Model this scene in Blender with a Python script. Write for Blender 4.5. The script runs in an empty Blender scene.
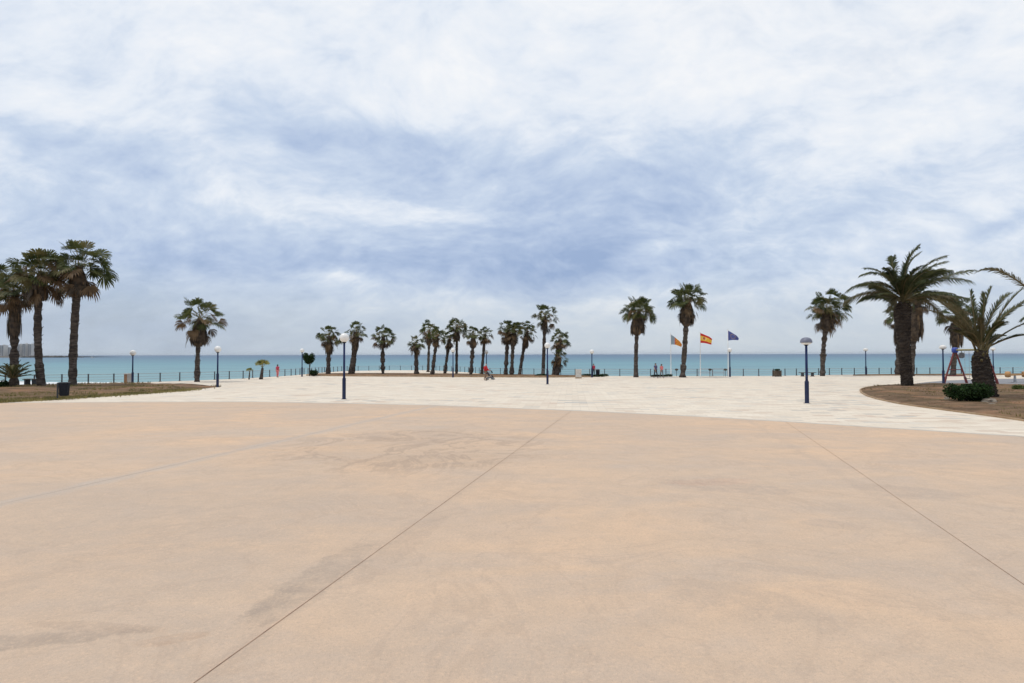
import bpy, bmesh, math, random
from mathutils import Vector, Matrix, Euler, noise as mnoise

R = math.radians
S = bpy.context.scene
COL = S.collection
rnd = random.Random(7)

# ------------------------------------------------------------------ camera
F = 569.0                 # focal length in pixels of a 1024 px wide frame
EYE = 2.4
SLOPE = 0.0075            # the plaza falls gently towards the sea
SEA_Z = -5.0
cam_d = bpy.data.cameras.new('camera')
cam = bpy.data.objects.new('camera', cam_d)
COL.objects.link(cam)
cam_d.sensor_width = 36.0
cam_d.lens = F * 36.0 / 1024.0
cam_d.clip_start = 0.1
cam_d.clip_end = 60000
CM = Matrix.Rotation(R(90 + 1.29), 3, 'X') @ Matrix.Rotation(R(-0.12), 3, 'Z')
cam.matrix_world = Matrix.Translation((0, 0, EYE)) @ CM.to_4x4()
S.camera = cam


def ray(px, py):
    return CM @ Vector(((px - 512) / F, -(py - 341.5) / F, -1.0))


def gz(y):
    return -SLOPE * y


def G(px, py, z=None):
    """point of the sloping plaza (or of a level z) seen at a pixel"""
    d = ray(px, py)
    if z is not None:
        t = (z - EYE) / d.z
    else:
        t = -EYE / (d.z + SLOPE * d.y)
    p = Vector((0, 0, EYE)) + d * t
    return p


def hgt(base, py, px=None):
    """height above base of a pixel row at the base's distance"""
    if px is None:
        px = 512 + F * base.x / base.y
    d = ray(px, py)
    return EYE + d.z * base.y / d.y - base.z


def off(base, px, py):
    """offset from base of a pixel at the base's distance"""
    d = ray(px, py)
    p = Vector((0, 0, EYE)) + d * (base.y / d.y)
    return p - base


# ------------------------------------------------------------------ materials
class NT:
    def __init__(self, name, world=False):
        if world:
            self.idb = bpy.data.worlds.new(name)
        else:
            self.idb = bpy.data.materials.new(name)
        self.idb.use_nodes = True
        self.t = self.idb.node_tree
        self.t.nodes.clear()

    def n(self, typ, **kw):
        nd = self.t.nodes.new(typ)
        for k, v in kw.items():
            setattr(nd, k, v)
        return nd

    def l(self, a, b):
        self.t.links.new(a, b)

    def put(self, sock, v):
        if isinstance(v, bpy.types.NodeSocket):
            self.l(v, sock)
        else:
            sock.default_value = v

    def math(self, op, a, b=None, c=None, clamp=False):
        nd = self.n('ShaderNodeMath', operation=op, use_clamp=clamp)
        self.put(nd.inputs[0], a)
        if b is not None:
            self.put(nd.inputs[1], b)
        if c is not None:
            self.put(nd.inputs[2], c)
        return nd.outputs[0]

    def mix(self, f, a, b, blend='MIX'):
        nd = self.n('ShaderNodeMix', data_type='RGBA', blend_type=blend)
        self.put(nd.inputs[0], f)
        self.put(nd.inputs[6], a if isinstance(a, bpy.types.NodeSocket) else (*a, 1))
        self.put(nd.inputs[7], b if isinstance(b, bpy.types.NodeSocket) else (*b, 1))
        return nd.outputs[2]

    def noise(self, vec, scale, detail=4, rough=0.55, dist=0.0):
        nd = self.n('ShaderNodeTexNoise')
        if vec is not None:
            self.l(vec, nd.inputs['Vector'])
        nd.inputs['Scale'].default_value = scale
        nd.inputs['Detail'].default_value = detail
        nd.inputs['Roughness'].default_value = rough
        nd.inputs['Distortion'].default_value = dist
        return nd.outputs[0]

    def mapping(self, vec, loc=(0, 0, 0), rot=(0, 0, 0), scale=(1, 1, 1), typ='POINT'):
        nd = self.n('ShaderNodeMapping', vector_type=typ)
        self.l(vec, nd.inputs[0])
        nd.inputs[1].default_value = loc
        nd.inputs[2].default_value = rot
        nd.inputs[3].default_value = scale
        return nd.outputs[0]

    def step(self, v, a, b, lo=0.0, hi=1.0):
        nd = self.n('ShaderNodeMapRange', interpolation_type='SMOOTHSTEP')
        self.put(nd.inputs[0], v)
        nd.inputs[1].default_value = a
        nd.inputs[2].default_value = b
        nd.inputs[3].default_value = lo
        nd.inputs[4].default_value = hi
        return nd.outputs[0]

    def obj(self):
        return self.n('ShaderNodeTexCoord').outputs['Object']

    def bump(self, h, dist=0.02, strength=1.0):
        nd = self.n('ShaderNodeBump')
        nd.inputs['Strength'].default_value = strength
        nd.inputs['Distance'].default_value = dist
        self.l(h, nd.inputs['Height'])
        return nd.outputs[0]

    def principled(self, col, rough=0.6, spec=0.3, normal=None, metal=0.0):
        b = self.n('ShaderNodeBsdfPrincipled')
        self.put(b.inputs['Base Color'], col if isinstance(col, bpy.types.NodeSocket) else (*col, 1))
        self.put(b.inputs['Roughness'], rough)
        b.inputs['Specular IOR Level'].default_value = spec
        b.inputs['Metallic'].default_value = metal
        if normal is not None:
            self.l(normal, b.inputs['Normal'])
        return b.outputs[0]

    def out(self, sh):
        o = self.n('ShaderNodeOutputWorld' if isinstance(self.idb, bpy.types.World) else 'ShaderNodeOutputMaterial')
        self.l(sh, o.inputs[0])
        return self.idb


def simple(name, a, b, scale=6, rough=0.6, spec=0.3, bump=0.0, metal=0.0, detail=4, stretch=(1, 1, 1)):
    t = NT(name)
    v = t.mapping(t.obj(), scale=stretch)
    f = t.noise(v, scale, detail, 0.6)
    f = t.step(f, 0.32, 0.68)
    nrm = t.bump(t.noise(v, scale * 3, 4), bump) if bump else None
    return t.out(t.principled(t.mix(f, a, b), rough, spec, nrm, metal))


def leaf_mat(name, a, b, transl=0.3, scale=1.3, rough=0.55, spec=0.25):
    t = NT(name)
    f = t.step(t.noise(t.obj(), scale, 3), 0.35, 0.65)
    c = t.mix(f, a, b)
    p = t.principled(c, rough, spec)
    tr = t.n('ShaderNodeBsdfTranslucent')
    t.l(c, tr.inputs[0])
    m = t.n('ShaderNodeMixShader')
    m.inputs[0].default_value = transl
    t.l(p, m.inputs[1])
    t.l(tr.outputs[0], m.inputs[2])
    return t.out(m.outputs[0])


M = {}
M['leaf'] = leaf_mat('palm_leaf_green', (0.034, 0.050, 0.015), (0.100, 0.110, 0.034))
M['leaf_olive'] = leaf_mat('palm_leaf_olive', (0.090, 0.092, 0.030), (0.165, 0.142, 0.058))
M['leaf_dry'] = leaf_mat('palm_leaf_dry', (0.100, 0.062, 0.030), (0.200, 0.132, 0.072))
M['skirt'] = leaf_mat('palm_leaf_dead', (0.036, 0.026, 0.018), (0.095, 0.066, 0.042), 0.1, 2.5)
M['petiole'] = simple('palm_petiole', (0.16, 0.16, 0.06), (0.26, 0.20, 0.10), 3)
M['leaf_young'] = leaf_mat('palm_leaf_young', (0.17, 0.18, 0.035), (0.30, 0.27, 0.08))
M['date_leaf'] = leaf_mat('date_palm_leaf', (0.036, 0.050, 0.020), (0.100, 0.108, 0.044))
M['date_olive'] = leaf_mat('date_palm_leaf_old', (0.085, 0.085, 0.040), (0.150, 0.125, 0.070))
M['rachis'] = simple('date_palm_rachis', (0.11, 0.095, 0.04), (0.18, 0.14, 0.07), 3)
M['shrub'] = leaf_mat('shrub_leaf', (0.014, 0.030, 0.010), (0.034, 0.062, 0.020), 0.15, 4, 0.8, 0.08)
M['shrub_light'] = leaf_mat('shrub_leaf_light', (0.05, 0.08, 0.02), (0.12, 0.14, 0.04), 0.3, 4)
M['navy'] = simple('navy_paint', (0.010, 0.022, 0.085), (0.016, 0.032, 0.110), 5, 0.6, 0.25)
M['navy_dark'] = simple('dark_navy_paint', (0.008, 0.013, 0.042), (0.013, 0.020, 0.058), 5, 0.65, 0.22)
M['globe'] = simple('opal_globe', (0.74, 0.74, 0.72), (0.82, 0.81, 0.79), 3, 0.25, 0.5)
M['cap'] = simple('dome_cap', (0.13, 0.14, 0.19), (0.19, 0.20, 0.26), 4, 0.45, 0.4)
M['black'] = simple('black_plastic', (0.009, 0.011, 0.018), (0.016, 0.018, 0.026), 5, 0.7, 0.12)
M['iron'] = simple('dark_iron', (0.028, 0.034, 0.045), (0.055, 0.06, 0.07), 6, 0.55, 0.4)
M['steel'] = simple('grey_steel', (0.30, 0.31, 0.33), (0.42, 0.43, 0.44), 6, 0.4, 0.5, metal=0.4)
M['white'] = simple('white_paint', (0.68, 0.66, 0.63), (0.78, 0.77, 0.74), 4, 0.5, 0.4)
M['wood'] = simple('dark_wood', (0.06, 0.045, 0.034), (0.11, 0.085, 0.06), 4, 0.6, 0.3, stretch=(1, 8, 8))
M['red'] = simple('red_paint', (0.17, 0.045, 0.045), (0.26, 0.07, 0.065), 5, 0.6, 0.25)
M['blue'] = simple('blue_plastic', (0.03, 0.06, 0.30), (0.045, 0.085, 0.38), 4, 0.4, 0.5)
M['orange'] = simple('orange_wood', (0.42, 0.22, 0.08), (0.55, 0.30, 0.12), 5, 0.5, 0.4)
M['stone'] = simple('pale_rock', (0.17, 0.145, 0.12), (0.31, 0.265, 0.215), 4, 0.9, 0.2, 0.03)
M['rust'] = simple('brown_box', (0.05, 0.04, 0.032), (0.11, 0.085, 0.06), 5, 0.7, 0.3, 0.01)
M['render_wall'] = simple('white_render', (0.52, 0.50, 0.47), (0.62, 0.60, 0.56), 2, 0.9, 0.2)
M['brick'] = simple('orange_brick', (0.34, 0.19, 0.11), (0.44, 0.26, 0.16), 8, 0.9, 0.2)
M['glass'] = simple('dark_window', (0.10, 0.11, 0.13), (0.16, 0.17, 0.19), 1, 0.2, 0.5)
M['skin'] = simple('skin', (0.42, 0.25, 0.18), (0.50, 0.31, 0.23), 8, 0.5, 0.4)
M['hair_dark'] = simple('dark_hair', (0.03, 0.022, 0.018), (0.06, 0.045, 0.035), 30, 0.5, 0.4)
M['hair_grey'] = simple('grey_hair', (0.40, 0.38, 0.36), (0.55, 0.53, 0.50), 30, 0.5, 0.4)
M['c_red'] = simple('red_cloth', (0.36, 0.022, 0.030), (0.46, 0.04, 0.045), 12, 0.85, 0.1)
M['c_pink'] = simple('pink_cloth', (0.60, 0.16, 0.17), (0.70, 0.24, 0.24), 12, 0.85, 0.1)
M['c_crimson'] = simple('crimson_cloth', (0.42, 0.045, 0.085), (0.52, 0.08, 0.12), 12, 0.85, 0.1)
M['c_purple'] = simple('purple_cloth', (0.08, 0.07, 0.15), (0.13, 0.11, 0.20), 12, 0.85, 0.1)
M['c_grey'] = simple('grey_cloth', (0.13, 0.13, 0.14), (0.20, 0.20, 0.21), 12, 0.85, 0.1)
M['c_brown'] = simple('brown_cloth', (0.16, 0.11, 0.085), (0.24, 0.17, 0.13), 12, 0.85, 0.1)
M['c_dark'] = simple('dark_cloth', (0.03, 0.03, 0.04), (0.06, 0.06, 0.07), 12, 0.85, 0.1)
M['fl_blue'] = simple('flag_blue', (0.075, 0.095, 0.27), (0.09, 0.11, 0.31), 4, 0.7, 0.2)
M['fl_lblue'] = simple('flag_pale_blue', (0.30, 0.38, 0.46), (0.36, 0.44, 0.51), 4, 0.7, 0.2)
M['fl_red'] = simple('flag_red', (0.55, 0.035, 0.03), (0.62, 0.05, 0.04), 4, 0.7, 0.2)
M['fl_yellow'] = simple('flag_yellow', (0.82, 0.50, 0.06), (0.88, 0.56, 0.09), 4, 0.7, 0.2)
M['fl_crest'] = simple('flag_crest', (0.40, 0.10, 0.06), (0.50, 0.16, 0.09), 4, 0.7, 0.2)
M['eye'] = simple('eye_dark', (0.02, 0.02, 0.02), (0.03, 0.03, 0.03), 4, 0.2, 0.5)


def trunk_mat(name, a, b, c, freq=1.0):
    t = NT(name)
    o = t.obj()
    v = t.mapping(o, scale=(1.2, 1.2, 6 * freq))
    f = t.step(t.noise(v, 1.6, 5, 0.65), 0.35, 0.66)
    g = t.step(t.noise(o, 0.7, 3), 0.4, 0.65)
    col = t.mix(g, t.mix(f, a, b), t.mix(f, a, c))
    return t.out(t.principled(col, 0.9, 0.15, t.bump(t.noise(v, 3, 4), 0.06)))


M['trunk'] = trunk_mat('fan_palm_trunk', (0.036, 0.029, 0.026), (0.135, 0.115, 0.100), (0.085, 0.064, 0.049))
M['date_trunk'] = trunk_mat('date_palm_trunk', (0.025, 0.020, 0.018), (0.080, 0.064, 0.052), (0.06, 0.045, 0.034), 0.6)


# ------------------------------------------------------------------ mesh helpers
class MB:
    def __init__(self):
        self.v, self.f, self.m = [], [], []

    def add(self, vs, fs, mi=0):
        o = len(self.v)
        self.v += [tuple(p) for p in vs]
        for f in fs:
            self.f.append(tuple(i + o for i in f))
            self.m.append(mi)

    def box(self, c, s, mi=0, rot=None):
        x, y, z = s[0] / 2, s[1] / 2, s[2] / 2
        vs = [Vector(p) for p in ((-x, -y, -z), (x, -y, -z), (x, y, -z), (-x, y, -z), (-x, -y, z), (x, -y, z), (x, y, z), (-x, y, z))]
        if rot is not None:
            vs = [rot @ p for p in vs]
        vs = [p + Vector(c) for p in vs]
        self.add(vs, [(0, 3, 2, 1), (4, 5, 6, 7), (0, 1, 5, 4), (1, 2, 6, 5), (2, 3, 7, 6), (3, 0, 4, 7)], mi)

    def tube(self, pts, rads, n=8, mi=0, caps=True, lump=0.0, rg=None):
        pts = [Vector(p) for p in pts]
        if not hasattr(rads, '__len__'):
            rads = [rads] * len(pts)
        vs = []
        prev = None
        for i, p in enumerate(pts):
            a = pts[max(0, i - 1)]
            b = pts[min(len(pts) - 1, i + 1)]
            d = (b - a).normalized()
            ref = Vector((1, 0, 0)) if abs(d.x) < 0.9 else Vector((0, 1, 0))
            if prev is not None:
                ref = prev
            s = (ref - d * ref.dot(d)).normalized()
            u = d.cross(s)
            prev = s
            for k in range(n):
                an = 2 * math.pi * k / n
                r = rads[i] * (1 + (rg.uniform(-lump, lump) if rg else 0))
                vs.append(p + s * (math.cos(an) * r) + u * (math.sin(an) * r))
        fs = []
        for i in range(len(pts) - 1):
            for k in range(n):
                k2 = (k + 1) % n
                fs.append((i * n + k, i * n + k2, (i + 1) * n + k2, (i + 1) * n + k))
        if caps:
            fs.append(tuple(range(n - 1, -1, -1)))
            fs.append(tuple(range((len(pts) - 1) * n, len(pts) * n)))
        self.add(vs, fs, mi)

    def lathe(self, prof, n=20, c=(0, 0, 0), mi=0):
        c = Vector(c)
        vs, fs = [], []
        for r, z in prof:
            for k in range(n):
                a = 2 * math.pi * k / n
                vs.append(c + Vector((r * math.cos(a), r * math.sin(a), z)))
        for i in range(len(prof) - 1):
            for k in range(n):
                k2 = (k + 1) % n
                fs.append((i * n + k, i * n + k2, (i + 1) * n + k2, (i + 1) * n + k))
        if prof[0][0] > 1e-4:
            fs.append(tuple(range(n - 1, -1, -1)))
        if prof[-1][0] > 1e-4:
            fs.append(tuple(range((len(prof) - 1) * n, len(prof) * n)))
        self.add(vs, fs, mi)

    def build(self, name, mats, parent=None, smooth=False, loc=None):
        me = bpy.data.meshes.new(name)
        me.from_pydata(self.v, [], self.f)
        if not isinstance(mats, (list, tuple)):
            mats = [mats]
        for m in mats:
            me.materials.append(m)
        me.polygons.foreach_set('material_index', self.m)
        if smooth:
            me.polygons.foreach_set('use_smooth', [True] * len(self.f))
        me.update()
        o = bpy.data.objects.new(name, me)
        COL.objects.link(o)
        if parent is not None:
            o.parent = parent
        if loc is not None:
            o.location = loc
        return o


def tag(o, label, cat, group=None, kind=None):
    o['label'] = label
    o['category'] = cat
    if group:
        o['group'] = group
    if kind:
        o['kind'] = kind
    return o


def thing(name, label, cat, loc=(0, 0, 0), rz=0.0, group=None):
    o = bpy.data.objects.new(name, None)
    o.empty_display_size = 0.3
    COL.objects.link(o)
    o.location = loc
    o.rotation_euler = (0, 0, rz)
    return tag(o, label, cat, group)


def copy_thing(o, label, loc, rz=None, group=None):
    c = o.copy()
    COL.objects.link(c)
    c.location = loc
    if rz is not None:
        c.rotation_euler = (0, 0, rz)
    c['label'] = label
    if group:
        c['group'] = group
    for ch in list(o.children):
        d = ch.copy()
        COL.objects.link(d)
        d.parent = c
        for g in list(ch.children):
            e = g.copy()
            COL.objects.link(e)
            e.parent = d
    return c


def struct(o):
    o['kind'] = 'structure'
    return o


# ------------------------------------------------------------------ world: sky
SUN_EL, SUN_AZ = R(70), R(-95)          # azimuth from +Y towards +X
w = NT('World', world=True)
S.world = w.idb
d = w.n('ShaderNodeTexCoord').outputs['Generated']
nrm = w.n('ShaderNodeVectorMath', operation='NORMALIZE')
w.l(d, nrm.inputs[0])
sep = w.n('ShaderNodeSeparateXYZ')
w.l(nrm.outputs[0], sep.inputs[0])
dx, dy, dz = sep.outputs
az = w.math('ARCTAN2', dx, dy)
el = w.math('ARCSINE', dz)
# a cloud layer overhead: direction met with a level sheet
den = w.math('ADD', w.math('MAXIMUM', dz, 0.0), 0.50)
cu = w.math('DIVIDE', dx, den)
cv = w.math('DIVIDE', dy, den)
comb = w.n('ShaderNodeCombineXYZ')
w.l(cu, comb.inputs[0])
w.l(cv, comb.inputs[1])
P = comb.outputs[0]
warp = w.n('ShaderNodeTexNoise')
w.l(P, warp.inputs['Vector'])
warp.inputs['Scale'].default_value = 2.0
warp.inputs['Detail'].default_value = 3
wv = w.n('ShaderNodeVectorMath', operation='MULTIPLY_ADD')
w.l(warp.outputs['Color'], wv.inputs[0])
wv.inputs[1].default_value = (0.28, 0.28, 0.28)
w.l(P, wv.inputs[2])
PW = wv.outputs[0]
n_big = w.noise(w.mapping(PW, loc=(3.1, 1.7, 0)), 1.1, 5, 0.55)
n_mid = w.noise(w.mapping(PW, loc=(8.3, 2.2, 1.0), rot=(0, 0, R(-22)), scale=(0.8, 1.15, 1)), 3.6, 7, 0.58)
n_fine = w.noise(w.mapping(PW, loc=(1.3, 9.2, 2.0), rot=(0, 0, R(28)), scale=(0.85, 1.15, 1)), 15.0, 6, 0.62)


def azel(px, py):
    v = ray(px, py).normalized()
    return math.atan2(v.x, v.y), math.asin(v.z)


def cloud(px, py, rx, ry, amp, rot=0.0):
    """soft cloud bank centred on a compass direction and a height"""
    a0, e0 = azel(px, py)
    a1 = abs(azel(px + rx, py)[0] - a0)
    e1 = abs(azel(px, py - ry)[1] - e0)
    # ragged outline from the cloud noise
    u = w.math('ADD', w.math('SUBTRACT', az, a0), w.math('MULTIPLY', w.math('SUBTRACT', n_mid, 0.5), 0.16))
    v = w.math('ADD', w.math('SUBTRACT', el, e0), w.math('MULTIPLY', w.math('SUBTRACT', n_mid2, 0.5), 0.10))
    c, s = math.cos(rot), math.sin(rot)
    uu = w.math('DIVIDE', w.math('ADD', w.math('MULTIPLY', u, c), w.math('MULTIPLY', v, s)), a1)
    vv = w.math('DIVIDE', w.math('ADD', w.math('MULTIPLY', u, -s), w.math('MULTIPLY', v, c)), e1)
    r2 = w.math('ADD', w.math('MULTIPLY', uu, uu), w.math('MULTIPLY', vv, vv))
    g = w.math('EXPONENT', w.math('MULTIPLY', r2, -1.0))
    return w.math('MULTIPLY', g, amp)


n_mid2 = w.noise(w.mapping(PW, loc=(4.3, 5.2, 7.0), scale=(0.8, 1.1, 1)), 3.2, 6, 0.6)
# brightness of the overcast: paler overhead and towards the veiled sun
base = w.step(el, R(2), R(26), 0.53, 0.82)
field = base
for b in [(565, 205, 115, 66, -0.46, 0.22), (330, 132, 120, 32, -0.36, -0.06), (455, 170, 95, 36, -0.26, 0.3), (420, 264, 190, 28, -0.34, -0.06),
          (60, 138, 120, 24, -0.20, 0.05), (40, 200, 120, 26, -0.07, 0), (150, 255, 190, 24, -0.17, -0.05), (610, 262, 90, 28, -0.22, 0.2),
          (300, 185, 180, 38, -0.17, 0), (380, 208, 90, 9, 0.22, -0.03), (275, 206, 50, 12, 0.22, -0.2), (440, 212, 36, 9, 0.18, 0), (648, 254, 36, 9, 0.30, 0.2),
          (330, 281, 70, 6, 0.26, -0.12), (720, 165, 70, 44, -0.18, 0.3), (120, 100, 110, 26, 0.08, -0.3), (850, 205, 120, 24, -0.13, 0.2),
          (90, 20, 170, 34, -0.10, 0.2), (600, 60, 170, 60, 0.08, 0), (860, 60, 170, 50, 0.08, 0), (930, 110, 170, 50, 0.06, 0), (1010, 232, 40, 10, -0.22, 0.1),
          (760, 290, 120, 14, 0.10, 0.1), (540, 302, 170, 9, 0.14, 0.02), (40, 325, 260, 45, -0.22, 0), (300, 335, 200, 22, -0.05, 0)]:
    field = w.math('ADD', field, cloud(*b))
tex = w.math('ADD', w.math('MULTIPLY', w.math('SUBTRACT', n_big, 0.5), 0.40),
             w.math('ADD', w.math('MULTIPLY', w.math('SUBTRACT', n_mid, 0.5), 0.86),
                    w.math('MULTIPLY', w.math('SUBTRACT', n_fine, 0.5), 0.72)))
tex = w.math('MULTIPLY', tex, w.step(el, R(0.5), R(9), 0.25, 1.0))
field = w.math('ADD', field, tex, clamp=True)
ramp = w.n('ShaderNodeValToRGB')
w.l(field, ramp.inputs[0])
cr = ramp.color_ramp
cr.elements[0].position = 0.0
cr.elements[0].color = (0.330, 0.440, 0.660, 1)
cr.elements[1].position = 1.0
cr.elements[1].color = (0.930, 0.945, 0.970, 1)
for pos, c in ((0.28, (0.460, 0.565, 0.760)), (0.52, (0.600, 0.695, 0.845)), (0.76, (0.800, 0.855, 0.935))):
    e_ = cr.elements.new(pos)
    e_.color = (*c, 1)
sky = w.n('ShaderNodeTexSky', sky_type='NISHITA')
sky.sun_disc = False
sky.sun_elevation = SUN_EL
sky.sun_rotation = SUN_AZ
sky.air_density = 1.2
sky.dust_density = 2.0
bg_sky = w.n('ShaderNodeBackground')
bg_sky.inputs[1].default_value = 0.12
w.l(sky.outputs[0], bg_sky.inputs[0])
bg_cl = w.n('ShaderNodeBackground')
bg_cl.inputs[1].default_value = 1.0
low = w.step(el, R(9), R(0.5))
w.l(w.mix(low, ramp.outputs[0], w.mix(1.0, ramp.outputs[0], (1.0, 0.958, 0.87), 'MULTIPLY')), bg_cl.inputs[0])
mx = w.n('ShaderNodeMixShader')
cover = w.step(w.math('ADD', n_big, w.math('MULTIPLY', n_fine, 0.3)), 0.36, 0.60, 0.80, 0.97)
w.l(cover, mx.inputs[0])
w.l(bg_sky.outputs[0], mx.inputs[1])
w.l(bg_cl.outputs[0], mx.inputs[2])
w.out(mx.outputs[0])

sun_d = bpy.data.lights.new('sun', 'SUN')
sun_d.energy = 1.5
sun_d.angle = R(10)
sun_d.color = (1.0, 0.955, 0.88)
sun = bpy.data.objects.new('sun', sun_d)
COL.objects.link(sun)
sd = Vector((math.sin(SUN_AZ) * math.cos(SUN_EL), math.cos(SUN_AZ) * math.cos(SUN_EL), math.sin(SUN_EL)))
sun.rotation_euler = sd.to_track_quat('Z', 'Y').to_euler()
sun.location = (0, 0, 40)

# ------------------------------------------------------------------ ground
JA, JB = G(195, 683), G(545, 430)          # the joint that runs through the middle of the slab
JD = (JB - JA).normalized()
JANG = math.atan2(JD.y, JD.x)
JN = Vector((JD.y, -JD.x, 0))
JGAP = (G(1024, 585) - JA).dot(JN)


def concrete_mat():
    t = NT('pink_concrete')
    o = t.obj()
    flat = t.mapping(o, scale=(1, 1, 0))
    n1 = t.step(t.noise(flat, 0.16, 5, 0.55, 0.6), 0.36, 0.64)
    n2 = t.step(t.noise(t.mapping(flat, loc=(5, 3, 0), rot=(0, 0, R(-12)), scale=(0.55, 1.2, 1)), 0.55, 6, 0.62, 0.4), 0.36, 0.66)
    n3 = t.step(t.noise(flat, 2.4, 6, 0.65), 0.3, 0.7)
    n4 = t.noise(flat, 95, 3, 0.7)
    col = t.mix(n1, (0.615, 0.463, 0.340), (0.715, 0.492, 0.322))
    col = t.mix(t.math('MULTIPLY', n2, 0.66), col, (0.488, 0.402, 0.335))
    n5 = t.step(t.noise(t.mapping(flat, loc=(11, 4, 0)), 0.9, 7, 0.7, 0.8), 0.40, 0.66)
    col = t.mix(t.math('MULTIPLY', n5, 0.40), col, (0.60, 0.435, 0.305))
    col = t.mix(t.math('MULTIPLY', n3, 0.30), col, (0.43, 0.335, 0.255))

    brk = t.step(t.noise(t.mapping(flat, loc=(9, 7, 0)), 4.5, 8, 0.75), 0.62, 0.36)

    def patch(col, p, rx, ry, rot, colour, amt, lo=0.72, hi=1.0, ns=2.2, na=1.5):
        v = t.mapping(flat, loc=(p.x, p.y, 0), rot=(0, 0, rot), scale=(rx, ry, 1), typ='TEXTURE')
        ln = t.n('ShaderNodeVectorMath', operation='LENGTH')
        t.l(v, ln.inputs[0])
        dd = t.math('ADD', ln.outputs['Value'], t.math('MULTIPLY', t.math('SUBTRACT', t.noise(flat, ns, 9, 0.74), 0.5), na))
        return t.mix(t.math('MULTIPLY', t.math('MULTIPLY', t.step(dd, hi, lo), amt), t.math('ADD', t.math('MULTIPLY', brk, 0.68), 0.36)), col, colour)

    grey = (0.295, 0.240, 0.200)
    col = patch(col, G(318, 578), 1.35, 0.34, JANG, grey, 0.50, ns=3.2, na=2.2)
    col = patch(col, G(275, 600), 0.45, 0.16, JANG, grey, 0.45)
    col = patch(col, G(405, 545), 1.9, 0.22, JANG, (0.40, 0.30, 0.23), 0.40)
    col = patch(col, G(20, 642), 0.95, 0.16, R(12), grey, 0.55, ns=3.2, na=2.2)
    col = patch(col, G(95, 627), 0.75, 0.10, R(-6), (0.38, 0.285, 0.22), 0.5)
    col = patch(col, G(170, 640), 0.32, 0.12, R(20), (0.43, 0.29, 0.20), 0.5)
    col = patch(col, G(415, 436), 2.0, 1.5, 0, (0.36, 0.275, 0.22), 0.40, ns=.9, na=2.6)
    col = patch(col, G(425, 462), 2.6, 1.0, R(15), (0.41, 0.30, 0.215), 0.45, ns=.9, na=2.4)
    col = patch(col, G(395, 450), 3.2, 2.2, R(15), (0.52, 0.36, 0.24), 0.35)
    col = patch(col, G(725, 487), 1.3, 0.55, R(-20), (0.39, 0.315, 0.265), 0.5)
    col = patch(col, G(715, 482), 1.0, 0.35, R(10), (0.52, 0.31, 0.22), 0.35)
    col = patch(col, G(910, 492), 0.9, 0.6, R(-30), (0.40, 0.32, 0.265), 0.45)
    col = patch(col, G(835, 525), 0.5, 0.25, R(-20), (0.40, 0.32, 0.265), 0.45)
    col = patch(col, G(740, 600), 0.9, 0.45, R(-25), (0.43, 0.335, 0.262), 0.45)
    col = patch(col, G(120, 520), 6.5, 3.5, R(14), (0.46, 0.365, 0.29), 0.5, lo=.2, hi=1.3)
    col = patch(col, G(310, 430), 5.0, 1.5, R(14), (0.52, 0.45, 0.38), 0.35)
    # rims left by dried puddles: thin wandering outlines, strongest in the blotch by the joint
    nn_ = t.noise(t.mapping(flat, loc=(2.3, 6.1, 0)), 0.42, 5, 0.6, 1.2)
    rim = t.step(t.math('ABSOLUTE', t.math('SUBTRACT', nn_, 0.5)), 0.022, 0.004)
    col = t.mix(t.math('MULTIPLY', rim, 0.16), col, (0.36, 0.27, 0.21))
    q = G(415, 447)
    v = t.mapping(flat, loc=(q.x, q.y, 0), scale=(4.2, 4.2, 1), typ='TEXTURE')
    ln = t.n('ShaderNodeVectorMath', operation='LENGTH')
    t.l(v, ln.inputs[0])
    reg = t.step(ln.outputs['Value'], 1.1, 0.6)
    n6 = t.noise(t.mapping(flat, loc=(4.3, 1.1, 0)), 0.35, 5, 0.65, 2.0)
    rim2 = t.step(t.math('ABSOLUTE', t.math('SUBTRACT', n6, 0.5)), 0.05, 0.008)
    col = t.mix(t.math('MULTIPLY', t.math('MULTIPLY', rim2, reg), 0.5), col, (0.34, 0.255, 0.195))
    # worn pale band along the next joint to the left, faint bands along the others
    for k, amt, wd, cc in ((-1, 0.65, 0.34, (0.50, 0.44, 0.385)), (0, 0.22, 0.20, (0.44, 0.34, 0.26)), (1, 0.25, 0.20, (0.44, 0.35, 0.28))):
        q = JA + JN * (JGAP * k)
        v = t.mapping(flat, loc=(q.x, q.y, 0), rot=(0, 0, JANG), typ='TEXTURE')
        sp = t.n('ShaderNodeSeparateXYZ')
        t.l(v, sp.inputs[0])
        dd = t.math('ADD', t.math('ABSOLUTE', sp.outputs[1]), t.math('MULTIPLY', t.math('SUBTRACT', t.noise(flat, 1.1, 5, 0.65), 0.5), wd * 2.4))
        col = t.mix(t.math('MULTIPLY', t.step(dd, wd, 0.0), amt), col, cc)
    # aggregate and small dark specks
    col = t.mix(t.math('MULTIPLY', t.step(n4, 0.35, 0.7), 0.38), col, (0.37, 0.28, 0.21))
    vo = t.n('ShaderNodeTexVoronoi')
    t.l(flat, vo.inputs['Vector'])
    vo.inputs['Scale'].default_value = 0.42
    col = t.mix(t.math('MULTIPLY', t.step(vo.outputs['Distance'], 0.024, 0.015), 0.65), col, (0.16, 0.11, 0.09))
    n7 = t.noise(flat, 28, 4, 0.75)
    col = t.mix(t.math('MULTIPLY', t.step(n7, 0.50, 0.70), 0.44), col, (0.375, 0.300, 0.245))
    col = t.mix(t.math('MULTIPLY', t.step(n7, 0.48, 0.30), 0.46), col, (0.70, 0.50, 0.35))
    n8 = t.noise(t.mapping(flat, loc=(1, 8, 0)), 7, 6, 0.72)
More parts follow.
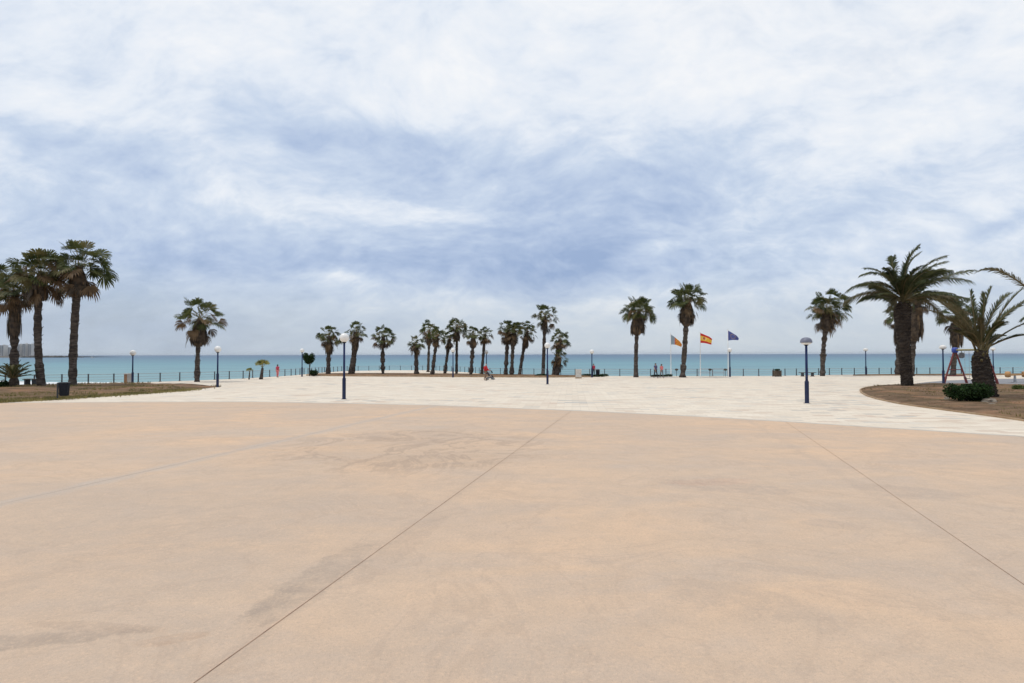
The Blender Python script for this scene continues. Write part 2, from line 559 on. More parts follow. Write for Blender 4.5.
    col = t.mix(t.math('MULTIPLY', t.step(n8, 0.52, 0.70), 0.26), col, (0.40, 0.325, 0.268))
    col = t.mix(t.math('MULTIPLY', t.step(n8, 0.46, 0.30), 0.26), col, (0.72, 0.51, 0.35))
    vo2 = t.n('ShaderNodeTexVoronoi')
    t.l(flat, vo2.inputs['Vector'])
    vo2.inputs['Scale'].default_value = 38
    col = t.mix(t.math('MULTIPLY', t.step(vo2.outputs['Distance'], 0.30, 0.16), 0.20), col, (0.30, 0.21, 0.16))
    h = t.math('ADD', n4, t.math('MULTIPLY', t.noise(flat, 20, 3), 0.6))
    return t.out(t.principled(col, 0.82, 0.22, t.bump(h, 0.006, 0.7)))


def paver_mat():
    t = NT('cream_pavers')
    o = t.obj()
    flat = t.mapping(o, rot=(0, 0, R(6)), scale=(1, 1, 0))
    br = t.n('ShaderNodeTexBrick')
    t.l(flat, br.inputs['Vector'])
    br.inputs['Color1'].default_value = (0.635, 0.555, 0.455, 1)
    br.inputs['Color2'].default_value = (0.750, 0.668, 0.556, 1)
    br.inputs['Mortar'].default_value = (0.46, 0.39, 0.31, 1)
    br.inputs['Scale'].default_value = 1.0
    br.inputs['Mortar Size'].default_value = 0.010
    br.inputs['Brick Width'].default_value = 0.8
    br.inputs['Row Height'].default_value = 0.4
    col = br.outputs['Color']
    # single slabs laid in a greyer stone, and soft wear
    br2 = t.n('ShaderNodeTexBrick')
    t.l(flat, br2.inputs['Vector'])
    br2.inputs['Color1'].default_value = (0, 0, 0, 1)
    br2.inputs['Color2'].default_value = (1, 1, 1, 1)
    br2.inputs['Mortar'].default_value = (0, 0, 0, 1)
    br2.inputs['Scale'].default_value = 1.0
    br2.inputs['Mortar Size'].default_value = 0.0
    br2.inputs['Brick Width'].default_value = 0.8
    br2.inputs['Row Height'].default_value = 0.4
    br2.inputs['Bias'].default_value = 0.0
    f = t.step(br2.outputs['Color'], 0.84, 0.90)
    f2 = t.step(br2.outputs['Color'], 0.14, 0.08)
    patchy = t.step(t.noise(flat, 0.12, 4), 0.42, 0.62)
    pa = t.math('ADD', t.math('MULTIPLY', patchy, 0.6), 0.3)
    col = t.mix(t.math('MULTIPLY', f, pa), col, (0.400, 0.385, 0.360))
    col = t.mix(t.math('MULTIPLY', f2, pa), col, (0.560, 0.440, 0.350))
    g = t.step(t.noise(t.mapping(flat, scale=(0.5, 1.5, 1)), 0.5, 5, 0.6), 0.38, 0.66)
    col = t.mix(t.math('MULTIPLY', g, 0.30), col, (0.60, 0.49, 0.37))
    return t.out(t.principled(col, 0.8, 0.25, t.bump(br.outputs['Fac'], 0.01, -0.4)))


def soil_mat():
    t = NT('dry_soil')
    o = t.obj()
    n1 = t.step(t.noise(t.mapping(o, scale=(0.7, 1.6, 1)), 0.55, 6, 0.65), 0.36, 0.64)
    n2 = t.step(t.noise(o, 2.5, 6, 0.7), 0.35, 0.68)
    n3 = t.step(t.noise(t.mapping(o, loc=(7, 1, 0)), 0.35, 4), 0.5, 0.66)
    col = t.mix(n1, (0.115, 0.074, 0.046), (0.29, 0.178, 0.112))
    col = t.mix(t.math('MULTIPLY', n2, 0.55), col, (0.10, 0.078, 0.046))
    col = t.mix(t.math('MULTIPLY', n3, 0.6), col, (0.36, 0.195, 0.11))
    n4 = t.step(t.noise(t.mapping(o, loc=(2, 9, 0), scale=(0.6, 1.4, 1)), 0.45, 6, 0.7), 0.50, 0.62)
    col = t.mix(t.math('MULTIPLY', n4, 0.35), col, (0.150, 0.125, 0.055))
    n5 = t.step(t.noise(t.mapping(o, loc=(5, 5, 0)), 6.0, 4, 0.7), 0.60, 0.70)
    col = t.mix(t.math('MULTIPLY', n5, 0.6), col, (0.40, 0.32, 0.22))
    return t.out(t.principled(col, 0.95, 0.1, t.bump(t.noise(o, 9, 6, 0.7), 0.08)))


def sand_mat():
    return simple('beach_sand', (0.46, 0.37, 0.27), (0.56, 0.46, 0.35), 0.05, 0.95, 0.1)


def sea_mat():
    t = NT('sea_water')
    o = t.obj()
    sp = t.n('ShaderNodeSeparateXYZ')
    t.l(o, sp.inputs[0])
    lg = t.math('LOGARITHM', t.math('MAXIMUM', sp.outputs[1], 60.0), 10.0)
    lg = t.math('ADD', lg, t.math('MULTIPLY', t.math('SUBTRACT', t.noise(t.mapping(o, scale=(0.0012, 0.004, 1)), 1.0, 5, 0.6), 0.5), 0.45))
    rp = t.n('ShaderNodeValToRGB')
    t.l(t.step(lg, 2.1, 3.9), rp.inputs[0])
    rp.color_ramp.interpolation = 'LINEAR'
    rp.color_ramp.elements[0].color = (0.172, 0.322, 0.348, 1)
    rp.color_ramp.elements[1].color = (0.046, 0.110, 0.205, 1)
    for pos, c in ((0.22, (0.120, 0.278, 0.332)), (0.45, (0.085, 0.195, 0.272)), (0.68, (0.064, 0.145, 0.235))):
        e = rp.color_ramp.elements.new(pos)
        e.color = (*c, 1)
    streak = t.step(t.noise(t.mapping(o, scale=(0.010, 0.05, 1)), 1.0, 6, 0.65), 0.42, 0.7)
    col = t.mix(t.math('MULTIPLY', streak, 0.5), rp.outputs[0], (0.075, 0.15, 0.22))
    fo = t.step(t.noise(t.mapping(o, scale=(0.05, 0.16, 1), loc=(3, 3, 0)), 1.0, 6, 0.7), 0.70, 0.76)
    col = t.mix(t.math('MULTIPLY', fo, 0.5), col, (0.6, 0.64, 0.65))
    dif = t.n('ShaderNodeBsdfDiffuse')
    t.l(col, dif.inputs[0])
    gl = t.n('ShaderNodeBsdfGlossy')
    gl.inputs[1].default_value = 0.35
    wv_ = t.math('ADD', t.noise(t.mapping(o, scale=(0.12, 0.35, 1)), 1.0, 5, 0.6), t.math('MULTIPLY', t.noise(o, 0.9, 4), 0.3))
    bm = t.bump(wv_, 1.2, 0.6)
    t.l(bm, gl.inputs['Normal'])
    t.l(bm, dif.inputs['Normal'])
    m = t.n('ShaderNodeMixShader')
    m.inputs[0].default_value = 0.22
    t.l(dif.outputs[0], m.inputs[1])
    t.l(gl.outputs[0], m.inputs[2])
    return t.out(m.outputs[0])


M['concrete'], M['paver'], M['soil'], M['sand'], M['sea'] = concrete_mat(), paver_mat(), soil_mat(), sand_mat(), sea_mat()
M['joint'] = simple('dark_joint', (0.20, 0.115, 0.080), (0.36, 0.235, 0.165), 3, 0.9, 0.1)
M['joint_pale'] = simple('pale_joint', (0.36, 0.28, 0.21), (0.44, 0.34, 0.26), 1, 0.9, 0.1)
M['rubber'] = simple('grey_rubber', (0.20, 0.20, 0.215), (0.27, 0.27, 0.285), 1.5, 0.9, 0.15)
M['kerb'] = simple('tan_kerb', (0.30, 0.20, 0.12), (0.40, 0.29, 0.19), 2, 0.9, 0.15)
M['seawall'] = simple('sea_wall', (0.28, 0.25, 0.21), (0.38, 0.34, 0.29), 0.6, 0.9, 0.15)
M['grass'] = leaf_mat('dry_grass', (0.13, 0.12, 0.04), (0.30, 0.25, 0.10), 0.3, 0.6)
M['hill'] = simple('far_headland', (0.09, 0.085, 0.075), (0.17, 0.15, 0.13), 0.01, 0.95, 0.1)
M['tower'] = simple('pale_tower', (0.52, 0.51, 0.50), (0.62, 0.61, 0.59), 0.05, 0.9, 0.1)
M['tower_dark'] = simple('tower_balcony', (0.15, 0.16, 0.18), (0.22, 0.23, 0.25), 0.2, 0.7, 0.2)
M['foam'] = simple('sea_foam', (0.72, 0.74, 0.75), (0.82, 0.83, 0.84), 0.2, 0.9, 0.1)


def sheet(name, pts, dz, mat, dense=None):
    me = bpy.data.meshes.new(name)
    vs = [(p[0], p[1], gz(p[1]) + dz) for p in pts]
    me.from_pydata(vs, [], [tuple(range(len(vs)))])
    me.materials.append(mat)
    o = bpy.data.objects.new(name, me)
    me.update()
    if me.polygons[0].normal.z < 0:
        me.flip_normals()
    COL.objects.link(o)
    return o


def px2(lst):
    return [tuple(G(*p)[:2]) for p in lst]


EDGE_PX = [(-260, 390), (-120, 387.6), (0, 385.2), (48, 384.2), (92, 383.4), (150, 382.0), (207, 380.0), (245, 378.4), (290, 375.6), (325, 372.4),
           (345, 371.0), (390, 370.2), (432, 370.2), (466, 372.2), (490, 374.4), (540, 375.4), (600, 375.9), (700, 376.0), (770, 375.9), (830, 374.9),
           (900, 374.3), (960, 374.0), (1024, 373.7), (1200, 373.0), (1400, 372.4)]
EDGE = px2(EDGE_PX)
outline = EDGE + [(EDGE[-1][0] + 20, -60), (EDGE[0][0] - 60, -60), (EDGE[0][0] - 60, EDGE[0][1])]
struct(sheet('plaza_paving', outline, 0.0, M['paver']))
# sea wall below the seaward edge
mb = MB()
wall_pts = [(EDGE[0][0] - 60, EDGE[0][1])] + EDGE + [(EDGE[-1][0] + 20, -60)]
for a, b in zip(wall_pts[:-1], wall_pts[1:]):
    mb.add([(a[0], a[1], gz(a[1])), (b[0], b[1], gz(b[1])), (b[0], b[1], -9), (a[0], a[1], -9)], [(0, 1, 2, 3)])
struct(mb.build('sea_wall', M['seawall']))

# concrete slab, its front edge a long curve
CB = px2([(-420, 408), (-200, 405), (0, 403), (130, 402.3), (250, 402), (344, 403.6), (430, 405.4), (512, 408.5), (600, 412), (700, 417), (780, 421.6), (900, 429.2), (1024, 437), (1200, 449), (1500, 472)])
struct(sheet('concrete_slab', CB + [(CB[-1][0], -50), (CB[0][0], -50)], 0.004, M['concrete']))
# a row of paler edging slabs along the curve
ed = []
for (x, y) in CB[1:-1]:
    ed.append((x, y))
band = [(x, y + 0.02) for x, y in ed] + [(x - 0.05, y + 0.40) for x, y in reversed(ed)]
M['edging'] = simple('edging_slabs', (0.44, 0.40, 0.35), (0.56, 0.51, 0.44), 0.8, 0.85, 0.2)
struct(sheet('paving_edging', band, 0.004, M['edging']))
# joints cut in the slab
jm = MB()
jm2 = MB()


def curve_y(x):
    for (x0, y0), (x1, y1) in zip(CB[:-1], CB[1:]):
        if x0 <= x <= x1:
            return y0 + (y1 - y0) * (x - x0) / (x1 - x0)
    return 30


for k, wdt, target in ((-2, .012, jm2), (-1, .010, jm2), (0, .0078, jm), (1, .0078, jm), (2, .013, jm)):
    q = JA + JN * (JGAP * k)
    JDk, JNk = JD, JN
    if k == 1:                       # this joint runs a little off parallel
        q = G(1024, 585)
        JDk = (G(785, 421.5) - q).normalized()
    s0 = (-40 - q.y) / JDk.y
    s1 = s0
    while True:
        p = q + JDk * s1
        if p.y > curve_y(p.x) - 0.05 or s1 > 300:
            break
        s1 += 0.05
    a, b = q + JDk * s0, q + JDk * s1
    n_ = JN * (wdt / 2)
    N = 60
    rg = random.Random(k + 5)
    L_, R_ = [], []
    for i in range(N + 1):
        p = a.lerp(b, i / N) + JN * rg.uniform(-.002, .002)
        l, r = p - n_ * rg.uniform(.8, 1.2), p + n_ * rg.uniform(.8, 1.2)
        L_.append((l.x, l.y, gz(l.y) + .007))
        R_.append((r.x, r.y, gz(r.y) + .007))
    target.add(L_ + R_, [(i, N + 1 + i, N + 2 + i, i + 1) for i in range(N)])
struct(jm.build('concrete_joint', M['joint']))
struct(jm2.build('concrete_joint_worn', M['joint_pale']))

# sea
SEA_FAR = 40000
mb = MB()
mb.add([(-SEA_FAR, -200, SEA_Z), (SEA_FAR, -200, SEA_Z), (SEA_FAR, SEA_FAR, SEA_Z), (-SEA_FAR, SEA_FAR, SEA_Z)], [(0, 1, 2, 3)])
struct(mb.build('sea', M['sea']))
# beach on the left of the plaza, shelving under the water
mb = MB()
bx = [(-520, 150), (-330, 150), (-230, 146), (-160, 141), (-110, 138), (-80, 134), (-40, 128), (0, 120), (40, 100)]
top = [(x, y - 95, -2.6) for x, y in bx]
mid = [(x, y - 16, -4.4) for x, y in bx]
low = [(x, y + 6, -5.35) for x, y in bx]
n_ = len(bx)
mb.add(top + mid + low, [(i, i + 1, n_ + i + 1, n_ + i) for i in range(n_ - 1)] + [(n_ + i, n_ + i + 1, 2 * n_ + i + 1, 2 * n_ + i) for i in range(n_ - 1)])
struct(mb.build('beach', M['sand']))
# breaking wave along the beach: a low ragged white ridge
mb = MB()
rg = random.Random(4)
for (x0, x1, yy, wd) in ((-330, -92, 2.5, 2.6), (-300, -100, 10, 1.6), (-260, -130, 19, 1.0)):
    N = 150
    rows = []
    for i in range(N + 1):
        x = x0 + (x1 - x0) * i / N
        k = next(j for j in range(len(bx) - 1) if bx[j][0] <= x <= bx[j + 1][0])
        yb = bx[k][1] + (bx[k + 1][1] - bx[k][1]) * (x - bx[k][0]) / (bx[k + 1][0] - bx[k][0]) + yy
        wob = mnoise.noise(Vector((x * .05, yy, 0))) * 3
        h_ = max(0.02, wd * .32 * (0.5 + mnoise.noise(Vector((x * .11, yy * 3, 2)))) + rg.uniform(0, .12))
        rows.append([(x, yb + wob - wd * .5, SEA_Z + .01), (x, yb + wob, SEA_Z + h_), (x, yb + wob + wd * .6, SEA_Z + .01)])
    mb.add([p for r_ in rows for p in r_], [(i * 3 + j, i * 3 + 3 + j, i * 3 + 4 + j, i * 3 + 1 + j) for i in range(N) for j in range(2)])
o = mb.build('sea_foam', M['foam'])
tag(o, 'white surf breaking along the beach behind the left palms', 'surf', kind='stuff')


# planting beds: mounded soil inside an outline
def bed(name, pts, hmax, step, seed, edge=1.2, base=0.012):
    from mathutils.geometry import tessellate_polygon
    bm = bmesh.new()
    vs = [bm.verts.new((p[0], p[1], 0)) for p in pts]
    f = bm.faces.new(vs)
    bmesh.ops.triangulate(bm, faces=[f])
    xs = [p[0] for p in pts]
    ys = [p[1] for p in pts]
    for axis, lo, hi in ((0, min(xs), max(xs)), (1, min(ys), max(ys))):
        k = int((hi - lo) / step)
        for i in range(1, k):
            co = [0, 0, 0]
            no = [0, 0, 0]
            co[axis] = lo + (hi - lo) * i / k
            no[axis] = 1
            bmesh.ops.bisect_plane(bm, geom=bm.verts[:] + bm.edges[:] + bm.faces[:], plane_co=co, plane_no=no)
    segs = list(zip(pts, pts[1:] + pts[:1]))
    for v in bm.verts:
        p = Vector((v.co.x, v.co.y))
        dm = 9e9
        for a, b in segs:
            a, b = Vector(a), Vector(b)
            ab = b - a
            t_ = max(0, min(1, (p - a).dot(ab) / max(ab.length_squared, 1e-9)))
            dm = min(dm, (p - a - ab * t_).length)
        k = min(1, dm / edge)
        k = k * k * (3 - 2 * k)
        h = k * hmax * (0.7 + 0.6 * mnoise.noise(Vector((v.co.x * .35, v.co.y * .35, seed)))) + k * .04 * mnoise.noise(Vector((v.co.x * 1.7, v.co.y * 1.7, seed)))
        v.co.z = gz(v.co.y) + base + max(0, h)
    bmesh.ops.recalc_face_normals(bm, faces=bm.faces)
    me = bpy.data.meshes.new(name)
    bm.to_mesh(me)
    bm.free()
    if me.polygons[0].normal.z < 0:
        me.flip_normals()
    me.polygons.foreach_set('use_smooth', [True] * len(me.polygons))
    me.materials.append(M['soil'])
    o = bpy.data.objects.new(name, me)
    COL.objects.link(o)
    return struct(o)


BL = px2([(-230, 418), (-90, 409), (0, 403.0), (62, 399.2), (130, 394.6), (160, 392.8), (190, 390.2), (212, 387.7), (222, 386.7), (214, 386.2), (150, 386.7), (116, 387.2), (136, 385.6), (157, 383.7), (150, 383.2),
          (92, 384.0), (48, 384.7), (0, 385.8), (-120, 388.4), (-230, 391)])
bed('planting_bed', BL, 0.14, 1.5, 1)
BR_front = [(860.3, 390.4), (861.5, 393), (867, 396.2), (878, 399.6), (900, 404.2), (924, 407.7), (948, 410.9), (972, 414), (996, 417.2), (1024, 421.2), (1100, 436), (1180, 452)]
BR_back = [(1180, 392), (1080, 387), (1024, 385.6), (985, 385.0), (945, 384.2), (915, 384.6), (897, 385.0), (880, 386.0), (868, 387.4), (862, 389)]
BR = px2(BR_front + BR_back)
bed('planting_bed', BR, 0.16, 0.9, 2)
mb = MB()
fr_ = px2(BR_front[:-1])
full = px2(BR_back[4:]) + fr_
for a, b in zip(full[:-1], full[1:]):
    a, b = Vector((a[0], a[1], 0)), Vector((b[0], b[1], 0))
    d_ = (b - a).normalized()
    n_ = Vector((-d_.y, d_.x, 0)) * .05
    q = [a - n_, b - n_, b + n_, a + n_]
    mb.add([(p.x, p.y, gz(p.y) + z_) for z_ in (0, .07) for p in q], [(4, 5, 6, 7), (0, 1, 5, 4), (1, 2, 6, 5), (2, 3, 7, 6), (3, 0, 4, 7)])
struct(mb.build('bed_kerb', M['kerb']))
struct(sheet('playground_surface', px2([(905, 384.9), (925, 382.4), (945, 380.6), (985, 379.0), (1024, 378.6), (1100, 378.4), (1180, 379.0), (1180, 392.2), (1080, 387.2), (1024, 385.8), (985, 385.2), (945, 384.4), (915, 384.8)]), 0.004, M['rubber']))


def kerbed_bed(name, front, back, h=0.16):
    """raised strip of soil inside a kerb"""
    pts = px2(front + back)
    mb = MB()
    c = Vector((sum(p[0] for p in pts) / len(pts), sum(p[1] for p in pts) / len(pts)))
    n = len(pts)
    # kerb: a thin wall following the outline
    out_, inn = [], []
    for i, p in enumerate(pts):
        a, b = Vector(pts[i - 1]), Vector(pts[(i + 1) % n])
        t_ = (b - a).normalized()
        nn = Vector((-t_.y, t_.x))
        if nn.dot(c - Vector(p)) < 0 and i not in ():
            nn = -nn
        out_.append(Vector(p))
        inn.append(Vector(p) + nn * .15)
    vs = []
    for p in out_:
        vs += [(p.x, p.y, gz(p.y)), (p.x, p.y, gz(p.y) + h)]
    for p in inn:
        vs += [(p.x, p.y, gz(p.y) + h), (p.x, p.y, gz(p.y))]
    fs = []
    for i in range(n):
        j = (i + 1) % n
        fs += [(2 * i, 2 * j, 2 * j + 1, 2 * i + 1), (2 * i + 1, 2 * j + 1, 2 * n + 2 * j, 2 * n + 2 * i), (2 * n + 2 * i, 2 * n + 2 * j, 2 * n + 2 * j + 1, 2 * n + 2 * i + 1)]
    mb.add(vs, fs)
    struct(mb.build(name + '_kerb', M['kerb']))
    bed(name, [tuple(p) for p in inn], 0.10, 1.5, 3, 0.8, h - 0.06)


kerbed_bed('palm_bed', [(306, 375.6), (345, 376.4), (400, 376.7), (450, 377.0), (500, 377.4), (545, 377.6), (590, 377.2)],
           [(596, 376.4), (545, 375.8), (500, 375.0), (450, 374.4), (400, 374.0), (345, 373.9), (320, 374.4)])
kerbed_bed('shore_bed', [(853, 375.7), (900, 375.5), (960, 375.3), (1024, 375.0), (1150, 374.6)], [(1150, 373.5), (1024, 374.1), (960, 374.4), (900, 374.8), (860, 375.1)], 0.12)

# dry grass fringe along the front of the left bed
mb = MB()
rg = random.Random(12)
fr = px2([(-60, 407), (0, 403.0), (62, 399.4), (130, 394.6), (170, 391.9)])
for i in range(5200):
    k = rg.randrange(len(fr) - 1)
    a, b = Vector(fr[k]), Vector(fr[k + 1])
    tt = rg.random()
    p = a.lerp(b, tt)
    q = p + Vector((rg.gauss(0.2, .5), abs(rg.gauss(0, 1)) * (2.2 if tt < 2 else 1)))
    if mnoise.noise(Vector((q.x * .5, q.y * .5, 3))) < -0.15:
        continue
    h = rg.uniform(.05, .20)
    z = gz(q.y) + .02
    an = rg.uniform(0, 6.28)
    s = Vector((math.cos(an), math.sin(an), 0)) * rg.uniform(.02, .05)
    ln = Vector((rg.uniform(-.08, .08), rg.uniform(-.08, .08), h))
    b0 = Vector((q.x, q.y, z))
    mb.add([b0 - s, b0 + s, b0 + ln], [(0, 1, 2)])
o = mb.build('grass_fringe', M['grass'])
tag(o, 'dry yellow grass along the front edge of the left bed', 'grass', kind='stuff')


def inside(p, poly):
    c = False
    j = len(poly) - 1
    for i in range(len(poly)):
        (xi, yi), (xj, yj) = poly[i], poly[j]
        if (yi > p[1]) != (yj > p[1]) and p[0] < (xj - xi) * (p[1] - yi) / (yj - yi) + xi:
            c = not c
        j = i
    return c


def scatter(name, label, cat, poly, n, seed, mat, hmin, hmax, thr, flat=False):
    mb = MB()
    rg = random.Random(seed)
    xs = [p[0] for p in poly]
    ys = [p[1] for p in poly]
    k = 0
    for _ in range(n * 6):
        if k >= n:
            break
        x, y = rg.uniform(max(-75, min(xs)), min(75, max(xs))), rg.uniform(min(ys), max(ys))
        if mnoise.noise(Vector((x * .3, y * .3, seed))) < thr or not inside((x, y), poly):
            continue
        k += 1
        z = gz(y) + .12
        h = rg.uniform(hmin, hmax)
        an = rg.uniform(0, 6.28)
        u = Vector((math.cos(an), math.sin(an), 0))
        b = Vector((x, y, z))
        if flat:
            v = Vector((-u.y, u.x, rg.uniform(-.2, .6)))
            mb.add([b - u * h, b + v * h * .3, b + u * h + Vector((0, 0, h * .3)), b - v * h * .3], [(0, 1, 2, 3)])
        else:
            for q in range(3):
                w_ = u * rg.uniform(.012, .03)
                ln = Vector((rg.uniform(-.1, .1), rg.uniform(-.1, .1), h * rg.uniform(.6, 1)))
                mb.add([b - Vector((0, 0, .1)) - w_, b - Vector((0, 0, .1)) + w_, b + ln], [(0, 1, 2)])
                u = Vector((-u.y, u.x, 0))
    o = mb.build(name, mat)
    return tag(o, label, cat, kind='stuff')


scatter('dry_grass', 'sparse dry grass and weeds across the left bed', 'grass', BL, 4600, 31, M['grass'], .05, .18, 0.05)
scatter('weeds', 'thin dry weeds scattered over the right bed', 'weeds', BR, 1600, 32, M['grass'], .04, .14, 0.05)
scatter('leaf_litter', 'dry leaf scraps lying on the soil of the right bed', 'leaf litter', BR, 1500, 33, M['leaf_dry'], .04, .12, -0.2, True)

# ------------------------------------------------------------------ fan palms
def fan(mb, o, azm, elv, Lp, Rf, droop, mi, rg, n=15, spread=82, petw=0.05, pmi=2):
    d_ = Vector((math.cos(elv) * math.cos(azm), math.cos(elv) * math.sin(azm), math.sin(elv)))
    p1 = o + d_ * Lp * .55 + Vector((0, 0, droop * .03 * Lp))
    p2 = o + d_ * Lp - Vector((0, 0, droop * .16 * Lp))
    d2 = ((p2 - p1).normalized() + Vector((0, 0, -.25 * droop))).normalized()
    s = d2.cross(Vector((0, 0, 1)))
    if s.length < .12:
        s = Vector((-math.sin(azm), math.cos(azm), 0))
    s.normalize()
    s = (Matrix.Rotation(rg.gauss(0, .6), 3, d2) @ s)
    nn = s.cross(d2)
    wv = s * petw * .5
    mb.add([o - wv, o + wv, p1 + wv, p1 - wv], [(0, 1, 2, 3)], pmi)
    mb.add([p1 - wv, p1 + wv, p2 + wv * .6, p2 - wv * .6], [(0, 1, 2, 3)], pmi)
    dth = 2 * R(spread) / (n - 1)
    for i in range(n):
        th = -R(spread) + dth * i + rg.uniform(-.04, .04)
        L = Rf * (.78 + .22 * math.cos(th)) * rg.uniform(.86, 1.08)
        dr = (d2 * math.cos(th) + s * math.sin(th) + nn * (.16 * abs(math.sin(th)))).normalized()
        sd_ = (s * math.cos(th) - d2 * math.sin(th)).normalized()
        m_ = p2 + dr * L * .56 - Vector((0, 0, droop * L * .06))
        e_ = p2 + dr * L * .86 - Vector((0, 0, droop * L * .30))
        e2 = p2 + dr * L * .96 - Vector((0, 0, droop * L * .55))
        hw = L * .56 * dth * .56
        pl = nn * (hw * .35 * (1 if i % 2 else -1))
        mb.add([p2, m_ - sd_ * hw + pl, m_ + sd_ * hw + pl, e_ - sd_ * hw * .66, e_ + sd_ * hw * .66, e2],
               [(0, 1, 2), (1, 3, 4, 2), (3, 5, 4)], mi)


def trunk_path(p0, p1, c, n):
    return [p0 * (1 - t) ** 2 + c * (2 * t * (1 - t)) + p1 * t ** 2 for t in [i / n for i in range(n + 1)]]


def fan_palm(label, bx, by, tx, ty, Rp, sk_py, skw, tw, seed, dry=.3, mid=0, knob=.12, group=None, nf=30, category='palm', open_=1.0):
    rg = random.Random(seed)
    base = G(bx, by)
    m = base.y / F * 1.0
    H = hgt(base, ty)
    Rr = Rp * m
    top_off = off(base, tx, ty)
    Hh = max(0.35 * H, H - .86 * Rr)
    heart = Vector((top_off.x, rg.uniform(-.2, .2), Hh))
    root = thing('fan_palm', label, category, base - Vector((0, 0, .05)), 0, group)
    ctrl = Vector((heart.x * .5 + mid * m, 0, Hh * .5))
    N = max(8, int(Hh / .22))
    pts = trunk_path(Vector((0, 0, -.1)), heart, ctrl, N)
    r0 = tw * m * .5
    rads = []
    for i in range(N + 1):
        t_ = i / N
        r = r0 * (1.0 - .12 * t_) * (1 + .30 * math.exp(-t_ * Hh / .55))
        r *= 1 + knob * 2.8 * mnoise.noise(Vector((seed * 3.1, i * .42, 0))) + rg.uniform(-knob, knob) * .5
        if i % 2:
            r *= 1.06
        rads.append(r)
    tb = MB()
    tb.tube(pts, rads, 12, 0, True, knob * .35, rg)
    # old leaf bases still stuck to the stem
    for k in range(int(26 + knob * 160)):
        i = rg.randrange(2, N)
        a = rg.uniform(0, 6.283)
        o_ = Vector((math.cos(a), math.sin(a), 0))
        s_ = Vector((-math.sin(a), math.cos(a), 0))
        p = pts[i] + o_ * rads[i] * .85
        q = p + o_ * r0 * rg.uniform(.2, .75) + Vector((0, 0, rg.uniform(.05, .3)))
        tb.add([p - s_ * .09, p + s_ * .09, q + s_ * .05, q - s_ * .05, p + Vector((0, 0, -.12))], [(0, 1, 2, 3), (0, 4, 1)])
    tb.build('trunk', M['trunk'], root, True)
    # live crown
    cb = MB()
    for i in range(nf):
        t_ = (i + .5) / nf
        elv = math.asin(max(-1, min(1, .985 - 1.30 * t_))) + rg.uniform(-.14, .14)
        azm = i * 2.39996 + rg.uniform(-.3, .3)
        Lp = Rr * (rg.uniform(.22, .42) if i % 3 == 0 else rg.uniform(.52, .72)) * open_
        Rf = Rr * rg.uniform(.32, .40)
        c_ = rg.random()
        mi = (0 if c_ > .12 else 1) if t_ < .58 else (0 if c_ > .35 + dry * .4 else (1 if c_ > dry * .75 else 3))
        st = heart + Vector((rg.uniform(-.1, .1), rg.uniform(-.1, .1), rg.uniform(-.35, .15) * (.4 + t_)))
        fan(cb, st, azm, elv, Lp, Rf, .12 + t_ * .55 + rg.uniform(0, .25), mi, rg, 15, 92)
    cb.build('crown', [M['leaf'], M['leaf_olive'], M['petiole'], M['leaf_dry']], root)
    # dead fronds folded down against the stem
    db = MB()
    nd = int(5 + 15 * dry)
    for i in range(nd):
        elv = R(rg.uniform(-72, -18))
        azm = i * 2.39996 + rg.uniform(-.4, .4)
        st = heart + Vector((0, 0, -rg.uniform(.15, .5) * Rr * .6))
        fan(db, st, azm, elv, Rr * rg.uniform(.36, .56), Rr * rg.uniform(.28, .38), .6 + .6 * rg.random(), 0 if rg.random() < .35 + dry * .5 else 1, rg, 11, 66, pmi=1)
    skb = hgt(base, sk_py)
    skl = max(.6, Hh - skb)
    skr = skw * m * .43

    def axis(z):
        t_ = max(0, min(1, z / Hh))
        k = t_ * N
        i = min(N - 1, int(k))
        return pts[i].lerp(pts[i + 1], k - i)

    prof = []
    for j in range(9):
        u = j / 8
        rr = skr * (.30 + .72 * math.sin(min(1, u * 2.0) * math.pi * .5)) * (1 if u < .72 else 1 - ((u - .72) / .28) ** 2 * .55)
        prof.append((u, max(rr, r0 * 1.02)))
    ip = [axis(Hh - skl * u) for u, r in prof]
    db.tube(ip, [r * .82 for u, r in prof], 14, 1, True, .14, rg)
    for k in range(150):
        u = rg.uniform(0.02, .72)
        a = rg.uniform(0, 6.283)
        z = Hh - skl * u
        ax = axis(z)
        uu = max(0, min(1, u))
        j = min(7, int(uu * 8))
        rr = prof[j][1] * rg.uniform(.78, 1.04)
        ln = min(rg.uniform(.22, .42) * skl + .15, (1.04 - u) * skl)
        o_ = Vector((math.cos(a), math.sin(a), 0))
        s_ = Vector((-math.sin(a), math.cos(a), 0)) * rg.uniform(.06, .13) * (skr + .35)
        p = ax + o_ * rr
        flare = rg.uniform(-.06, .12) * skr * (1 if u < .5 else .2)
        q = p + o_ * flare + Vector((0, 0, -ln * .6))
        e_ = p + o_ * (flare * .7) + Vector((0, 0, -ln)) + s_ * rg.uniform(-1, 1)
        db.add([p - s_ * .6, p + s_ * .6, q + s_, q - s_, e_], [(0, 1, 2, 3), (3, 2, 4)], 1 if rg.random() < .8 else 0)
    db.build('dead_frond_skirt', [M['leaf_dry'], M['skirt']], root)
    return root


